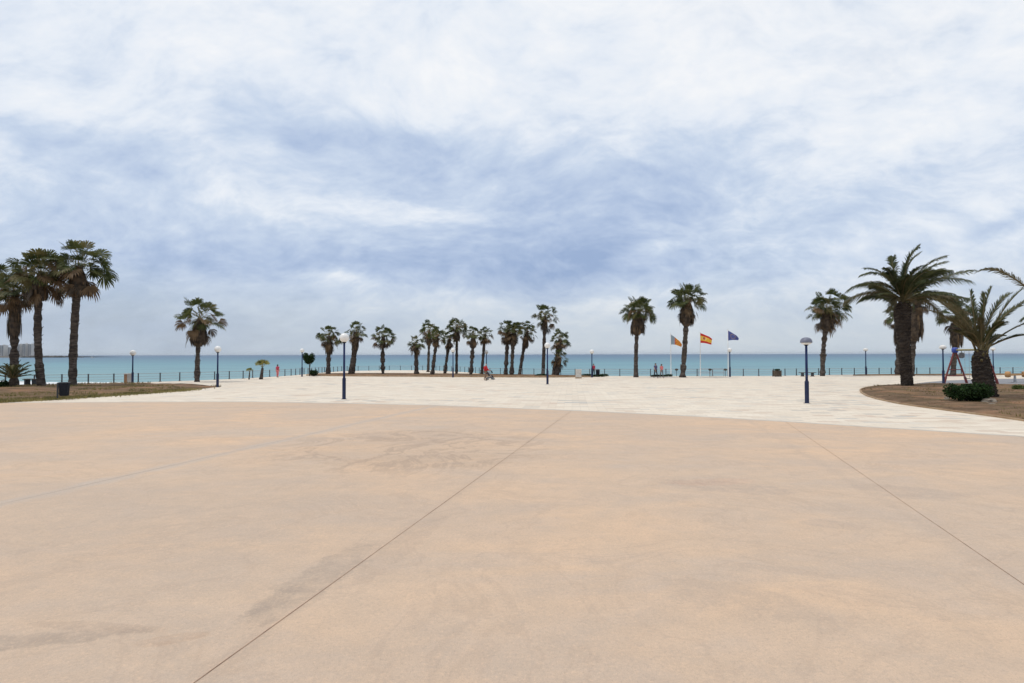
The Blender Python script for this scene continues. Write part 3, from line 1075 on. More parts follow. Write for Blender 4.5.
GL = 'tall fan palms in the left bed'
GM = 'fan palms in the long bed by the sea'
GS = 'single fan palms by the railing'
GR = 'fan palms behind the date palms'
fan_palm('tall fan palm right of the black litter bin, full spreading crown', 72.5, 386.5, 80, 237, 33, 297, 18, 6.9, 11, .25, -3, .08, GL, 60)
fan_palm('tall fan palm with slightly curved trunk left of the black litter bin', 42, 387, 40, 245, 32, 300, 18, 6.5, 22, .35, -7, .10, GL, 56)
fan_palm('shaggy fan palm with low hanging crown above the young palm', 14, 386.5, 15, 270, 24, 338, 13, 6.4, 33, .5, 0, .2, GL, 56)
fan_palm('fan palm cut by the left edge of the picture', -5, 386, -10, 260, 22, 312, 14, 6.6, 44, .35, 0, .12, GL, 56)
fan_palm('lone fan palm between two globe lamps, pear shaped brown skirt', 197, 381.8, 201, 296.5, 24.5, 346, 17.5, 4.4, 55, .45, -1.5, .16, GS, 40, open_=1.05)

row = [
    ('fan palm at the left end of the long bed, beside the lollipop tree', 328, 375.0, 329.5, 325, 12, 359, 10, 4.6, .7, 0, .16),
    ('fan palm with thick trunk directly right of the tallest near lamp globe', 351, 375.0, 356.5, 321.5, 11, 354, 9.5, 6.0, .75, 1, .14),
    ('isolated fan palm with knobbly thin trunk, wide gaps both sides', 383, 374.8, 383.5, 325, 12, 352, 8, 3.6, .4, -1, .30),
    ('shortest fan palm of the middle cluster, at its left end', 416.5, 375.2, 416, 336, 9, 356, 8, 4.2, .7, 0, .26),
    ('slim fan palm standing on pavers behind the middle cluster', 428, 372.0, 429, 321, 10.5, 350, 7.5, 2.8, .55, .5, .12),
    ('fan palm leaning right, second of the middle cluster in the bed', 432, 375.6, 437, 327, 9.5, 350, 7, 4.0, .6, 0, .22),
    ('strongly leaning fan palm left of the thin lamp post in the cluster', 444.5, 374.8, 449.5, 331, 8.5, 354, 7, 3.4, .55, 0, .22),
    ('tallest fan palm of the middle cluster with straight slender trunk', 456.5, 374.6, 457, 316.5, 11.5, 346, 9, 2.9, .45, 0, .12),
    ('fan palm with stout lumpy trunk right of the tallest cluster palm', 470.5, 375.8, 473.5, 326.5, 9.5, 352, 9, 4.4, .6, .5, .28),
    ('thin leaning fan palm directly behind the person in red', 481.5, 375.0, 485, 326, 9, 348, 7, 3.0, .6, 0, .14),
    ('left trunk of the close pair of shaggy fan palms', 505.5, 375.6, 508, 319.5, 11.5, 349, 11, 4.2, .8, 0, .2),
    ('right trunk of the close pair of shaggy fan palms', 511.5, 375.8, 513.5, 320.5, 11, 350, 10, 4.0, .85, 0, .2),
    ('leaning fan palm with long dark skirt beside the shaggy pair', 519.5, 375.0, 527.5, 321.5, 10, 353, 9, 3.4, .35, -1, .16),
    ('tallest fan palm of the long bed, rising behind a lamp', 543, 375.4, 545, 303.5, 13.5, 334, 9, 3.8, .5, 0, .12),
    ('fan palm leaning right at the right end of the long bed', 553.5, 375.8, 560, 329.5, 10.5, 354, 9, 4.4, .7, 0, .18),
]
for i, (lb, a, b, c, e, rp, sk, sw, tw, dr, md, kn) in enumerate(row):
    fan_palm(lb, a, b, c, e - 1.0, rp * 1.14, sk - 4.5, sw * .78, tw * .92, 100 + i * 7, dr * .7, md, kn, GM, 36)
fan_palm('low crowned fan palm sharing the foot of the rightmost leaning palm', 557, 376.0, 559, 347.5, 11, 366, 6, 4.6, 301, .35, 0, .18, GM, 24)
fan_palm('fan palm left of the flags with heart shaped brown skirt', 636, 377.2, 638.5, 294, 19.5, 335, 15.5, 4.0, 401, .3, -2, .10, GS, 62)
fan_palm('tall fan palm beside the flags, knobbly trunk, barrel skirt', 682.5, 377.4, 687.5, 280.5, 21, 326, 16.5, 4.8, 402, .25, .5, .20, GS, 62)
fan_palm('fan palm right of the blue lamp with dark dome, bent foot', 822.5, 376.0, 828, 289, 22, 330, 15, 4.4, 403, .25, -3, .20, GS, 62)
fan_palm('fan palm half hidden behind the trunk of the tall date palm', 898, 375.4, 899, 300, 16, 345, 12, 5.0, 404, .5, 0, .12, GR, 44)
fan_palm('fan palm with hanging brown skirt just right of the date palm trunk', 911, 376.0, 916, 285, 16, 341, 16, 4.6, 405, .8, 0, .12, GR, 44)
fan_palm('leaning fan palm behind the red climbing frame', 952.5, 376.2, 957.5, 297, 19, 347, 13, 4.4, 406, .35, 0, .14, GR, 46)


# ------------------------------------------------------------------ date palms
def pinnate(mb, p0, p1, p2, width, rg, mi=0, n=46, vee=.5, droop=.3, start=.16, rw=.07, rmi=2, fwd=1.1):
    pts = trunk_path(p0, p2, p1, 16)
    mb.tube(pts, [rw * (1 - .85 * i / 16) * .8 + .006 for i in range(17)], 5, rmi)
    roll = rg.uniform(-.5, .5)
    for i in range(n):
        t_ = start + (1 - start) * (i + .5) / n
        k = t_ * 16
        j = min(15, int(k))
        p = pts[j].lerp(pts[j + 1], k - j)
        d_ = (pts[j + 1] - pts[j]).normalized()
        s = d_.cross(Vector((0, 0, 1)))
        if s.length < .1:
            s = Vector((0, 1, 0))
        s.normalize()
        s = Matrix.Rotation(roll, 3, d_) @ s
        nn = s.cross(d_)
        wl = width * (math.sin(math.pi * (.12 + .80 * (t_ - start) / (1 - start))) ** .6) * rg.uniform(.85, 1.1)
        for sg in (-1, 1):
            dr = (d_ * (fwd * rg.uniform(.8, 1.2)) + s * sg * .72 + nn * (vee * rg.uniform(.3, 1.3))).normalized()
            q = p + dr * wl * .55 - Vector((0, 0, droop * wl * .08))
            e_ = p + dr * wl * rg.uniform(.9, 1.1) - Vector((0, 0, droop * wl * .55))
            hw = d_ * (.030 + .010 * width)
            mb.add([p - hw, p + hw, q + hw * .9, q - hw * .9, e_], [(0, 1, 2, 3), (3, 2, 4)], mi)


def date_palm(label, bx, by, path, widths, heart_px, tips, extra, seed, width, span, group, cat='palm', nl=46, olive=.2, wind=.0, drp=.5, fwd=1.0):
    rg = random.Random(seed)
    base = G(bx, by)
    m = base.y / F
    root = thing('date_palm', label, cat, base - Vector((0, 0, .05)), 0, group)
    P_ = [off(base, *q) for q in path]
    P_[0] = Vector((0, 0, -.1))
    # smooth resample
    pts, rads = [], []
    N = 22
    for i in range(N + 1):
        k = i / N * (len(P_) - 1)
        j = min(len(P_) - 2, int(k))
        f_ = k - j
        pts.append(P_[j].lerp(P_[j + 1], f_))
        rads.append((widths[j] * (1 - f_) + widths[j + 1] * f_) * m * .5)
    tb = MB()
    tb.tube(pts, rads, 16, 0, True, .05, rg)
    # leaf-base scales in a spiral
    Lt = sum((pts[i + 1] - pts[i]).length for i in range(N))
    ns = int(Lt / .30 * 16)
    for k in range(ns):
        t_ = (k + .5) / ns * N
        j = min(N - 1, int(t_))
        p = pts[j].lerp(pts[j + 1], t_ - j)
        r = rads[j] * (1 - (t_ - j)) + rads[j + 1] * (t_ - j)
        a = k * 2.39996
        o_ = Vector((math.cos(a), math.sin(a), 0))
        s_ = Vector((-math.sin(a), math.cos(a), 0)) * r * rg.uniform(.20, .27)
        z_ = Vector((0, 0, 1))
        hh = r * rg.uniform(.28, .42)
        pr = r * rg.uniform(1.08, 1.20)
        c = p + o_ * r * .96
        tb.add([c - z_ * hh * .8, c - s_, c + s_, c + z_ * hh, p + o_ * pr + z_ * hh * .55 - s_ * .5, p + o_ * pr + z_ * hh * .55 + s_ * .5],
               [(0, 2, 5, 4), (0, 4, 1), (1, 4, 3), (4, 5, 3), (5, 2, 3)])
    tb.build('trunk', M['date_trunk'], root)
    heart = off(base, *heart_px)
    cb = MB()
    for (c_, t_, dy, ol) in tips:
        p1 = off(base, *c_) + Vector((0, dy * .55, 0))
        p2 = off(base, *t_) + Vector((0, dy, 0))
        pinnate(cb, heart + Vector((rg.uniform(-.2, .2), rg.uniform(-.2, .2), rg.uniform(-.1, .1))), p1, p2, width * rg.uniform(.85, 1.1), rg, 1 if ol else 0, nl, rg.uniform(.2, .6), drp * rg.uniform(.6, 1.4), fwd=fwd)
    for i in range(extra):
        a = i * 2.39996 + rg.uniform(-.3, .3)
        e0 = R(rg.uniform(12, 82))
        L = span * m * rg.uniform(.75, 1.0)
        d0 = Vector((math.cos(a) * math.cos(e0), math.sin(a) * math.cos(e0), math.sin(e0)))
        p1 = heart + d0 * L * .6
        hor = Vector((math.cos(a), math.sin(a), 0))
        p2 = heart + hor * L * (.45 + .45 * math.cos(e0)) + Vector((wind * L * .25, 0, L * (.95 * math.sin(e0) - .22)))
        pinnate(cb, heart, p1, p2, width * rg.uniform(.85, 1.05), rg, 1 if rg.random() < olive else 0, nl, rg.uniform(.2, .6), drp * rg.uniform(.6, 1.4), fwd=fwd)
    cb.build('crown', [M['date_leaf'], M['date_olive'], M['rachis']], root)
    # stubs of cut fronds at the neck
    sb = MB()
    for i in range(26):
        a = i * 2.39996
        e0 = R(rg.uniform(25, 70))
        d0 = Vector((math.cos(a) * math.cos(e0), math.sin(a) * math.cos(e0), math.sin(e0)))
        st = heart + Vector((math.cos(a), math.sin(a), 0)) * rads[-1] * .6 - Vector((0, 0, rg.uniform(.1, .8)))
        sb.tube([st, st + d0 * rg.uniform(.25, .55)], [.09, .05], 5)
    sb.build('frond_stub', M['rachis'], root)
    return root


GD = 'date palms in the right bed'
date_palm('tall date palm with wind swept crown in the right bed', 907.5, 386.6, [(907.5, 386.6), (906, 370), (904, 345), (902.5, 320), (902, 303)],
          [10, 9.6, 10.5, 13.5, 13.5], (903, 301),
          [((868, 272), (844, 291), -.5, 0), ((880, 282), (851, 300), .8, 1), ((884, 268), (857, 270), -1, 0), ((893, 262), (872, 272), 1.5, 0),
           ((893, 262), (901, 254), 1, 0), ((897, 262), (915, 246), -.6, 0), ((905, 262), (927, 251), .8, 0), ((912, 264), (941, 257), -.6, 0),
           ((920, 268), (956, 269), .7, 0), ((928, 270), (968, 281), -.3, 0), ((930, 276), (962, 272), -1.2, 0), ((940, 278), (966, 308), .6, 0),
           ((930, 282), (952, 316), -1.5, 1), ((935, 290), (955, 322), 1.0, 1), ((925, 290), (946, 306), -2, 0), ((884, 290), (866, 296), -1.5, 0),
           ((893, 292), (884, 312), -.6, 1), ((897, 258), (908, 250), -1.2, 0), ((915, 278), (945, 268), 1.6, 0), ((888, 276), (862, 284), .4, 1)],
          34, 71, .84, 52, GD, wind=.8, olive=.12, nl=66, drp=.95, fwd=1.0)
date_palm('stout short date palm with dark bush at its foot', 986, 399.5, [(986, 399.5), (984.5, 388), (982, 372), (980.5, 360), (981, 350)],
          [20, 17.5, 15.5, 13.5, 9.5], (981.5, 350),
          [((962, 312), (930, 299), -.6, 1), ((962, 318), (937, 309), .5, 1), ((958, 322), (934, 318), -1, 1), ((966, 310), (943, 296), .8, 1),
           ((976, 318), (973, 290), .2, 0), ((980, 315), (977, 293), -.5, 0), ((983, 308), (994.5, 286), .2, 0), ((986, 312), (1003, 291), -1.2, 0),
           ((992, 306), (1014, 292.5), .3, 0), ((998, 308), (1026, 297), -.6, 0), ((1000, 314), (1034, 303), .8, 0), ((1004, 322), (1040, 316), -.8, 0),
           ((1000, 326), (1030, 322), 1.6, 1), ((968, 330), (946, 332), -1.3, 1), ((972, 316), (956, 296), 1.2, 0)],
          9, 58, .62, 46, GD, olive=.35, nl=64, drp=.35, fwd=1.5)
date_palm('date palm beyond the right edge, only frond tips in the picture', 1082, 402, [(1082, 402), (1081, 380), (1079, 355), (1078, 335)],
          [20, 17, 16, 13], (1078, 333),
          [((1008, 255), (981, 270), .2, 1), ((1040, 300), (1016, 321), -.3, 0), ((1060, 270), (1046, 250), .5, 0), ((1100, 270), (1130, 255), .5, 0), ((1110, 290), (1160, 300), -.5, 0)],
          10, 52, .58, 46, GD, olive=.3, nl=60, drp=.8)


# ------------------------------------------------------------------ small plants
def young_palm(label, bx, by, top, spread, trunk_py, tw, seed, name='young_palm', n=16, group=None):
    rg = random.Random(seed)
    base = G(bx, by)
    m = base.y / F
    root = thing(name, label, 'palm', base - Vector((0, 0, .03)), 0, group)
    Ht = max(.2, hgt(base, trunk_py))
    H = hgt(base, top)
    tb = MB()
    r = tw * m * .5
    N = 8
    pts = [Vector((0.12 * r * i, 0, Ht * i / N - .05 * (i == 0))) for i in range(N + 1)]
    tb.tube(pts, [r * (1.25 - .5 * i / N) * (1.08 if i % 2 else .95) for i in range(N + 1)], 10, 0, True, .08, rg)
    tb.build('trunk', M['trunk'], root)
    cb = MB()
    Rr = spread * m
    for i in range(n):
        t_ = (i + .5) / n
        elv = R(78 - 42 * t_)
        fan(cb, pts[-1], i * 2.39996, elv, Rr * .62, Rr * .62, .1 + t_ * .3, 0 if rg.random() < .75 else 1, rg, 11, 60, .035)
    cb.build('crown', [M['leaf_young'], M['leaf_olive'], M['petiole']], root)
    return root


def small_date(label, bx, by, heart_py, spread, tw, seed):
    rg = random.Random(seed)
    base = G(bx, by)
    m = base.y / F
    root = thing('young_palm', label, 'palm', base - Vector((0, 0, .03)), 0)
    h = hgt(base, heart_py)
    tb = MB()
    tb.tube([(0, 0, -.05), (0, 0, h * .5), (0, 0, h)], [tw * m * .5, tw * m * .55, tw * m * .35], 12, 0, True, .15, rg)
    tb.build('trunk', M['date_trunk'], root)
    cb = MB()
    heart = Vector((0, 0, h))
    for i in range(22):
        a = i * 2.39996
        e0 = R(78 - 62 * i / 22)
        L = spread * m * rg.uniform(.85, 1.1)
        hor = Vector((math.cos(a), math.sin(a), 0))
        p1 = heart + (hor * math.cos(e0) + Vector((0, 0, math.sin(e0)))) * L * .6
        p2 = heart + hor * L * (.35 + .6 * math.cos(e0)) + Vector((0, 0, L * (.9 * math.sin(e0) - .15)))
        pinnate(cb, heart, p1, p2, .42, rg, 0 if rg.random() < .7 else 1, 26, .5, .3)
    cb.build('crown', [M['date_leaf'], M['leaf_olive'], M['rachis']], root)
    return root


def shrub(name, label, cat, bx, by, w_, h_, dep, seed, mat='shrub', n=1500, leaf=.09, stem=None, group=None):
    """leaf mass spread through an uneven volume; w_, h_ in px, dep in m"""
    rg = random.Random(seed)
    base = G(bx, by)
    m = base.y / F
    root = thing(name, label, cat, base - Vector((0, 0, .02)), 0, group)
    W, Hh = w_ * m * .5, h_ * m
    z0 = 0.0
    if stem:
        z0 = hgt(base, stem)
        tb = MB()
        for k in range(3):
            tb.tube([(rg.uniform(-.05, .05), 0, -.05), (rg.uniform(-.1, .1), rg.uniform(-.1, .1), z0 * .6), (rg.uniform(-.25, .25), rg.uniform(-.2, .2), z0 + Hh * .4)], [.07, .05, .03], 6)
        tb.build('trunk', M['trunk'], root)
    else:
        tb = MB()
        for k in range(9):
            a = rg.uniform(0, 6.28)
            tb.tube([(math.cos(a) * .02, math.sin(a) * .02, -.03), (math.cos(a) * W * .6, math.sin(a) * dep * .3, Hh * .55)], [.025, .012], 5)
        tb.build('stem', M['trunk'], root)
    cb = MB()
    lobes = [(Vector((rg.uniform(-.75, .75) * W, rg.uniform(-.4, .4) * dep, z0 + Hh * rg.uniform(.30, .68))), rg.uniform(.28, .42)) for _ in range(9)]
    for i in range(n):
        c, s_ = lobes[rg.randrange(len(lobes))]
        v = Vector((rg.gauss(0, 1), rg.gauss(0, 1), rg.gauss(0, 1))).normalized() * rg.uniform(.55, 1.08)
        p = c + Vector((v.x * s_ * W * 1.1, v.y * s_ * dep, v.z * s_ * Hh * .95))
        if p.z < z0 + .02:
            continue
        d1 = Vector((rg.gauss(0, 1), rg.gauss(0, 1), rg.gauss(0, 1) + .4)).normalized()
        d2 = d1.cross(Vector((rg.gauss(0, 1), rg.gauss(0, 1), rg.gauss(0, 1)))).normalized()
        l = leaf * rg.uniform(.7, 1.4)
        cb.add([p - d1 * l, p + d2 * l * .45, p + d1 * l, p - d2 * l * .45], [(0, 1, 2, 3)], 0)
    cb.build('crown' if stem else 'foliage', M[mat], root)
    return root


small_date('young palm with arching green fronds under the left palms', 12.5, 388, 378, 20, 5, 71)
shrub('bush', 'dark low bush beside the young palm at the left edge', 'bush', 6, 388, 13, 8, 1.0, 72, 'shrub', 1100, .08)
young_palm('young yellow green fan palm with short dark trunk alone on pavers', 261, 379.4, 361, 8.0, 367.5, 3.0, 73, n=16)
young_palm('tiny fan palm beyond the railing left of the young palm', 249, 379.5, 368.5, 4.2, 372.0, 1.2, 74, n=12)
shrub('lollipop_tree', 'small round dark green tree behind the lamp, left of the bed', 'tree', 309.5, 376.0, 14.5, 11.5, 1.7, 75, 'shrub', 2600, .10, stem=364.0)
shrub('bush', 'dark bush at the left end of the long palm bed', 'bush', 313.5, 376.2, 7, 7, 1.0, 76, 'shrub', 900, .09)
shrub('bush', 'dense dark bush at the foot of the stout date palm', 'bush', 964, 403, 38, 21, 1.5, 77, 'shrub', 5200, .075)
shrub('bush', 'small green plant in the bed at the right edge of the picture', 'bush', 1022, 391, 16, 7, .8, 78, 'shrub_light', 800, .07)
shrub('hedge', 'low dark hedge around the lamp right of the white cabinet', 'hedge', 595, 376.8, 27, 3.2, .9, 79, 'shrub', 2200, .07)
shrub('hedge', 'low dark hedge behind the two people walking by the flags', 'hedge', 661, 376.6, 23, 2.6, .8, 80, 'shrub', 1800, .07)
shrub('bush', 'low plants under the tallest palm of the long bed', 'bush', 541, 376.6, 15, 2.8, .8, 81, 'shrub', 900, .07)


def rock(label, bx, by, w_, h_, dep, seed):
    rg = random.Random(seed)
    base = G(bx, by)
    m = base.y / F
    bm = bmesh.new()
    bmesh.ops.create_icosphere(bm, subdivisions=3, radius=1)
    for v in bm.verts:
        k = 1 + .35 * mnoise.noise(v.co * 1.4 + Vector((seed, 0, 0))) + .15 * mnoise.noise(v.co * 4 + Vector((seed, 0, 0)))
        v.co = Vector((v.co.x * k * w_ * m * .5, v.co.y * k * dep, max(-.2, v.co.z * k) * h_ * m * .8))
    me = bpy.data.meshes.new('rock')
    bm.to_mesh(me)
    bm.free()
    me.materials.append(M['stone'])
    o = bpy.data.objects.new('rock', me)
    COL.objects.link(o)
    o.location = base + Vector((0, 0, .14))
    return tag(o, label, 'rock', 'rocks in the right bed')


rock('wide pale flat rock lying before the stout date palm', 989, 404.5, 14, 4.5, .3, 5)
rock('small pale rock in front of the dark bush', 947, 401.5, 5, 2.5, .15, 9)
rock('small low rock just below the wide flat rock', 992, 407.5, 6, 2.0, .15, 14)


# ------------------------------------------------------------------ lamps
def lamp(label, px, by, top, style, group):
    base = G(px, by)
    H = hgt(base, top)
    root = thing('street_lamp', label, 'lamp', base - Vector((0, 0, .02)), 0, group)
    gr = .275
    sl = min(1.25, H * .33)
    mb = MB()
    if style == 'globe':
        ph = H - gr * 2 + .04
    else:
        ph = H - .42
    mb.lathe([(.17, 0), (.17, .03), (.105, .05), (.105, sl), (.075, sl + .06)], 16)
    mb.build('sleeve', M['navy_dark'], root, True)
    mb = MB()
    mb.lathe([(.066, sl), (.058, ph)], 16)
    mb.build('pole', M['navy'], root, True)
    mb = MB()
    mb.lathe([(.06, ph - .02), (.11, ph), (.11, ph + .05), (.06, ph + .07)], 16)
    mb.build('collar', M['black'], root, True)
    mb = MB()
    if style == 'globe':
        pr = [(max(.002, gr * math.sin(a)), ph + .03 + gr - gr * math.cos(a)) for a in [math.pi * i / 14 for i in range(15)]]
        mb.lathe(pr, 22)
        mb.build('globe', M['globe'], root, True)
    else:
        w_ = .30
        pr = [(.10, ph + .03), (.18, ph + .05), (.24, ph + .09), (.275, ph + .14)]
        mb.lathe(pr, 24)
        mb.build('diffuser', M['globe'], root, True)
        mb = MB()
        pr = [(.275, ph + .138), (w_, ph + .14), (w_, ph + .17), (w_ * .96, ph + .25), (w_ * .84, ph + .325), (w_ * .62, ph + .385), (w_ * .3, ph + .417), (.01, ph + .427)]
        mb.lathe(pr, 24)
        mb.build('lamp_cap', M['cap'] if style == 'cap' else M['white'], root, True)
    return root


GLP = 'navy lamp posts on the plaza'
for a in [
    ('tall navy lamp with white globe, closest one left of centre', 344, 399.2, 334, 'globe'),
    ('navy lamp with dark domed cap, closest one right of centre', 807, 403.2, 337, 'cap'),
    ('navy globe lamp at the right tip of the left soil bed', 217.5, 387.2, 346.5, 'globe'),
    ('navy globe lamp beside the white and orange stone pillar', 132.5, 383.4, 350.5, 'globe'),
    ('navy globe lamp beside the small round dark tree', 302, 376.6, 348.8, 'globe'),
    ('thin navy globe lamp among the trunks of the middle cluster', 453, 377.4, 348.5, 'globe'),
    ('globe lamp just right of the thin palm behind the red jacket', 486.5, 375.0, 350.5, 'globe'),
    ('navy globe lamp in front of the tallest palm of the long bed', 547.5, 384.2, 343.0, 'globe'),
    ('navy globe lamp rising from the low hedge beside a black bin', 592, 377.4, 349.8, 'globe'),
    ('navy globe lamp beside the dark blue flag', 730, 376.8, 348.2, 'globe'),
    ('navy lamp by the railing left of the tall date palm', 866, 375.6, 348.0, 'white'),
    ('navy lamp with flat white dome left of the climbing frame', 943.5, 383.4, 344.8, 'white'),
    ('navy lamp with white dome right of the stout date palm', 993.5, 375.2, 347.5, 'white'),
]:
    lamp(*a, GLP)


# ------------------------------------------------------------------ railings
def railing(label, pts, spacing=2.0, h=.93):
    root = thing('railing', label, 'railing', (pts[0].x, pts[0].y, gz(pts[0].y)), 0, 'railings along the sea front')
    o0 = Vector(root.location)
    posts = []
    carry = 0.0
    for a, b in zip(pts[:-1], pts[1:]):
        L = (b - a).length
        s = carry
        while s < L:
            posts.append(a.lerp(b, s / L))
            s += spacing
        carry = s - L
    posts.append(pts[-1])
    proto = None
    for p in posts:
        q = Vector((p.x, p.y, gz(p.y))) - o0
        if proto is None:
            mb = MB()
            mb.box((0, 0, .02), (.22, .22, .04))
            mb.box((0, 0, h / 2), (.085, .085, h - .02))
            mb.box((0, 0, h + .01), (.11, .11, .04))
            proto = mb.build('post', M['iron'], root)
            proto.location = q
        else:
            c = proto.copy()
            COL.objects.link(c)
            c.parent = root
            c.location = q
    for z_, r_ in ((.90, .028), (.62, .016), (.34, .016)):
        mb = MB()
        for a, b in zip(posts[:-1], posts[1:]):
            A = Vector((a.x, a.y, gz(a.y) + z_)) - o0
            B = Vector((b.x, b.y, gz(b.y) + z_)) - o0
            mb.tube([A, B], r_, 6)
        mb.build('rail', M['steel'], root)
    return root


EV = [Vector((p[0], p[1] - .25, 0)) for p in EDGE]
railing('grey railing on dark posts along the left shore', EV[1:10], 2.1)
railing('far railing behind the palms of the long bed', EV[9:15], 2.4)
railing('railing on dark posts from the long bed to the date palms', EV[14:22], 2.05)
railing('railing beyond the playground at the right edge', EV[21:24], 2.05)


# ------------------------------------------------------------------ flags
def flag_thing(label, px, by, top, tip, kind):
    base = G(px, by)
    H = hgt(base, top)
    m = base.y / F
    root = thing('flagpole', label, 'flagpole', base - Vector((0, 0, .02)), 0, 'flagpoles by the railing')
    mb = MB()
    mb.lathe([(.16, 0), (.16, .06), (.06, .07), (.045, H * .5), (.03, H)], 12)
    mb.build('pole', M['white'], root, True)
    mb = MB()
    mb.lathe([(.01, H - .01), (.06, H + .03), (.06, H + .07), (.01, H + .11)], 10)
    mb.build('finial', M['white'], root, True)
    # cloth hanging from the top of the pole, drooping to the right and rippled
    fh = tip[1]
    fl = tip[0]
    NU, NV = 24, 16
    sag = tip[2]

    def pt(u, v):
        # u along the fly, v down the hoist
        x = fl * u * (1 - .10 * v * u)
        z = H - .05 - fh * v * (1 - tip[3] * u) - sag * (u ** 1.25)
        y = .16 * math.sin(u * 7.5 + v * 2.2) * u + .05 * math.sin(u * 15 + v * 5) * u
        return Vector((x, y, z))

    def cloth(name, u0, u1, v0, v1, mat, dy=0.0, nu=NU, nv=4):
        mb = MB()
        vs = []
        for side in (-1, 1):
            for i in range(nu + 1):
                for j in range(nv + 1):
                    p = pt(u0 + (u1 - u0) * i / nu, v0 + (v1 - v0) * j / nv)
                    vs.append(p + Vector((0, side * (.004 + dy), 0)))
        k = (nu + 1) * (nv + 1)
        fs = []
        for i in range(nu):
            for j in range(nv):
                a = i * (nv + 1) + j
                fs += [(a, a + nv + 1, a + nv + 2, a + 1), (k + a, k + a + 1, k + a + nv + 2, k + a + nv + 1)]
        mb.add(vs, fs)
        return mb.build(name, mat, root, True)

    def mark(name, poly, mat, par):
        mb = MB()
        for side in (-1, 1):
            vs = [pt(u, v) + Vector((0, side * .012, 0)) for u, v in poly]
            mb.add(vs, [tuple(range(len(vs)))])
        o = mb.build(name, mat, par)
        return o

    if kind == 'spain':
        c = cloth('flag', 0, 1, .25, .75, M['fl_yellow'])
        for v0, v1 in ((0, .25), (.75, 1)):
            s_ = cloth('stripe', 0, 1, v0, v1, M['fl_red'])
            s_.parent = c
        mark('crest', [(.24, .38), (.42, .38), (.42, .52), (.33, .64), (.24, .52)], M['fl_crest'], c)
        mark('crown_mark', [(.27, .31), (.39, .31), (.37, .37), (.29, .37)], M['fl_crest'], c)
        for u_ in (.20, .44):
            mark('pillar_mark', [(u_, .38), (u_ + .025, .38), (u_ + .025, .60), (u_, .60)], M['white'], c)
    elif kind == 'stripes':
        c = cloth('flag', .40, 1, 0, 1, M['fl_yellow'], nv=9)
        for k in range(4):
            s_ = cloth('stripe', .40, 1, (2 * k + 1) / 9, (2 * k + 2) / 9, M['fl_red'], .006, nv=2)
            s_.parent = c
        b = cloth('hoist_band', 0, .35, 0, 1, M['fl_lblue'], nu=8)
        b2 = cloth('hoist_trim', .35, .40, 0, 1, M['fl_red'], nu=2)
    else:
        c = cloth('flag', 0, 1, 0, 1, M['fl_blue'], nv=12)
        for k in range(12):
            a = 2 * math.pi * k / 12
            cu_, cv_ = .45 + .20 * math.cos(a), .48 + .30 * math.sin(a)
            poly = []
            for q in range(10):
                rr = (.052 if q % 2 == 0 else .021)
                b_ = -math.pi / 2 + q * math.pi / 5
                poly.append((cu_ + rr * .68 * math.cos(b_), cv_ + rr * math.sin(b_)))
            mark('star', poly, M['fl_yellow'], c)
    return root


flag_thing('white flagpole with pale blue, red and yellow striped flag', 671, 376.4, 334, (1.55, 1.35, 1.30, .74), 'stripes')
flag_thing('white flagpole with red and yellow banded flag and crest', 700.5, 376.6, 332.5, (1.62, 1.30, .75, .40), 'spain')
flag_thing('white flagpole with dark blue flag of yellow stars', 728.3, 376.6, 330, (1.50, 1.35, 1.0, .80), 'stars')


# ------------------------------------------------------------------ street furniture
def litter_bin():
    base = G(63, 399.8)
    root = thing('litter_bin', 'black litter bin on a post at the edge of the left bed', 'bin', base, R(8))
    H = hgt(base, 381.2)
    x0 = -.30
    mb = MB()
    mb.tube([(x0, 0, -.05), (x0, 0, H * .92)], .045, 10)
    mb.box((x0, 0, .01), (.2, .2, .03))
    mb.build('post', M['iron'], root)
    mb = MB()
    mb.lathe([(.20, H * .22), (.235, H * .26), (.27, H * .86), (.275, H * .90)], 22, (.06, 0, 0))
    mb.build('basket', M['black'], root, True)
    mb = MB()
    mb.lathe([(.275, H * .90), (.295, H * .905), (.295, H * .94), (.25, H * .95), (.24, H * .92), (.22, H * .6), (.01, H * .58)], 22, (.06, 0, 0))
    mb.build('rim', M['iron'], root, True)
    mb = MB()
    for z_ in (.35, .8):
        mb.box((x0 + .06, 0, H * z_), (.12, .08, .06))
    mb.build('bracket', M['iron'], root)
    return root


litter_bin()


def cabinet(name, label, cat, bx, by, w_, top, body, cap, foot, dep=.6, rz=0):
    base = G(bx, by)
    m = base.y / F
    W, H = w_ * m, hgt(base, top)
    root = thing(name, label, cat, base, rz)
    mb = MB()
    mb.box((0, 0, .06), (W * 1.04, dep * 1.04, .16))
    mb.build('plinth', foot, root)
    mb = MB()
    mb.box((0, 0, .14 + (H - .22) / 2), (W * .94, dep * .94, H - .22))
    mb.build('body', body, root)
    mb = MB()
    mb.box((0, 0, H - .04), (W * 1.02, dep * 1.02, .08))
    mb.build('top', cap, root)
    mb = MB()
    mb.box((0, -dep * .47 - .012, H * .5), (W * .72, .02, H * .55))
    d_ = mb.build('door', body, root)
    mb = MB()
    mb.box((W * .25, -dep * .47 - .035, H * .52), (.03, .03, .12))
    mb.build('handle', M['iron'], d_)
    return root


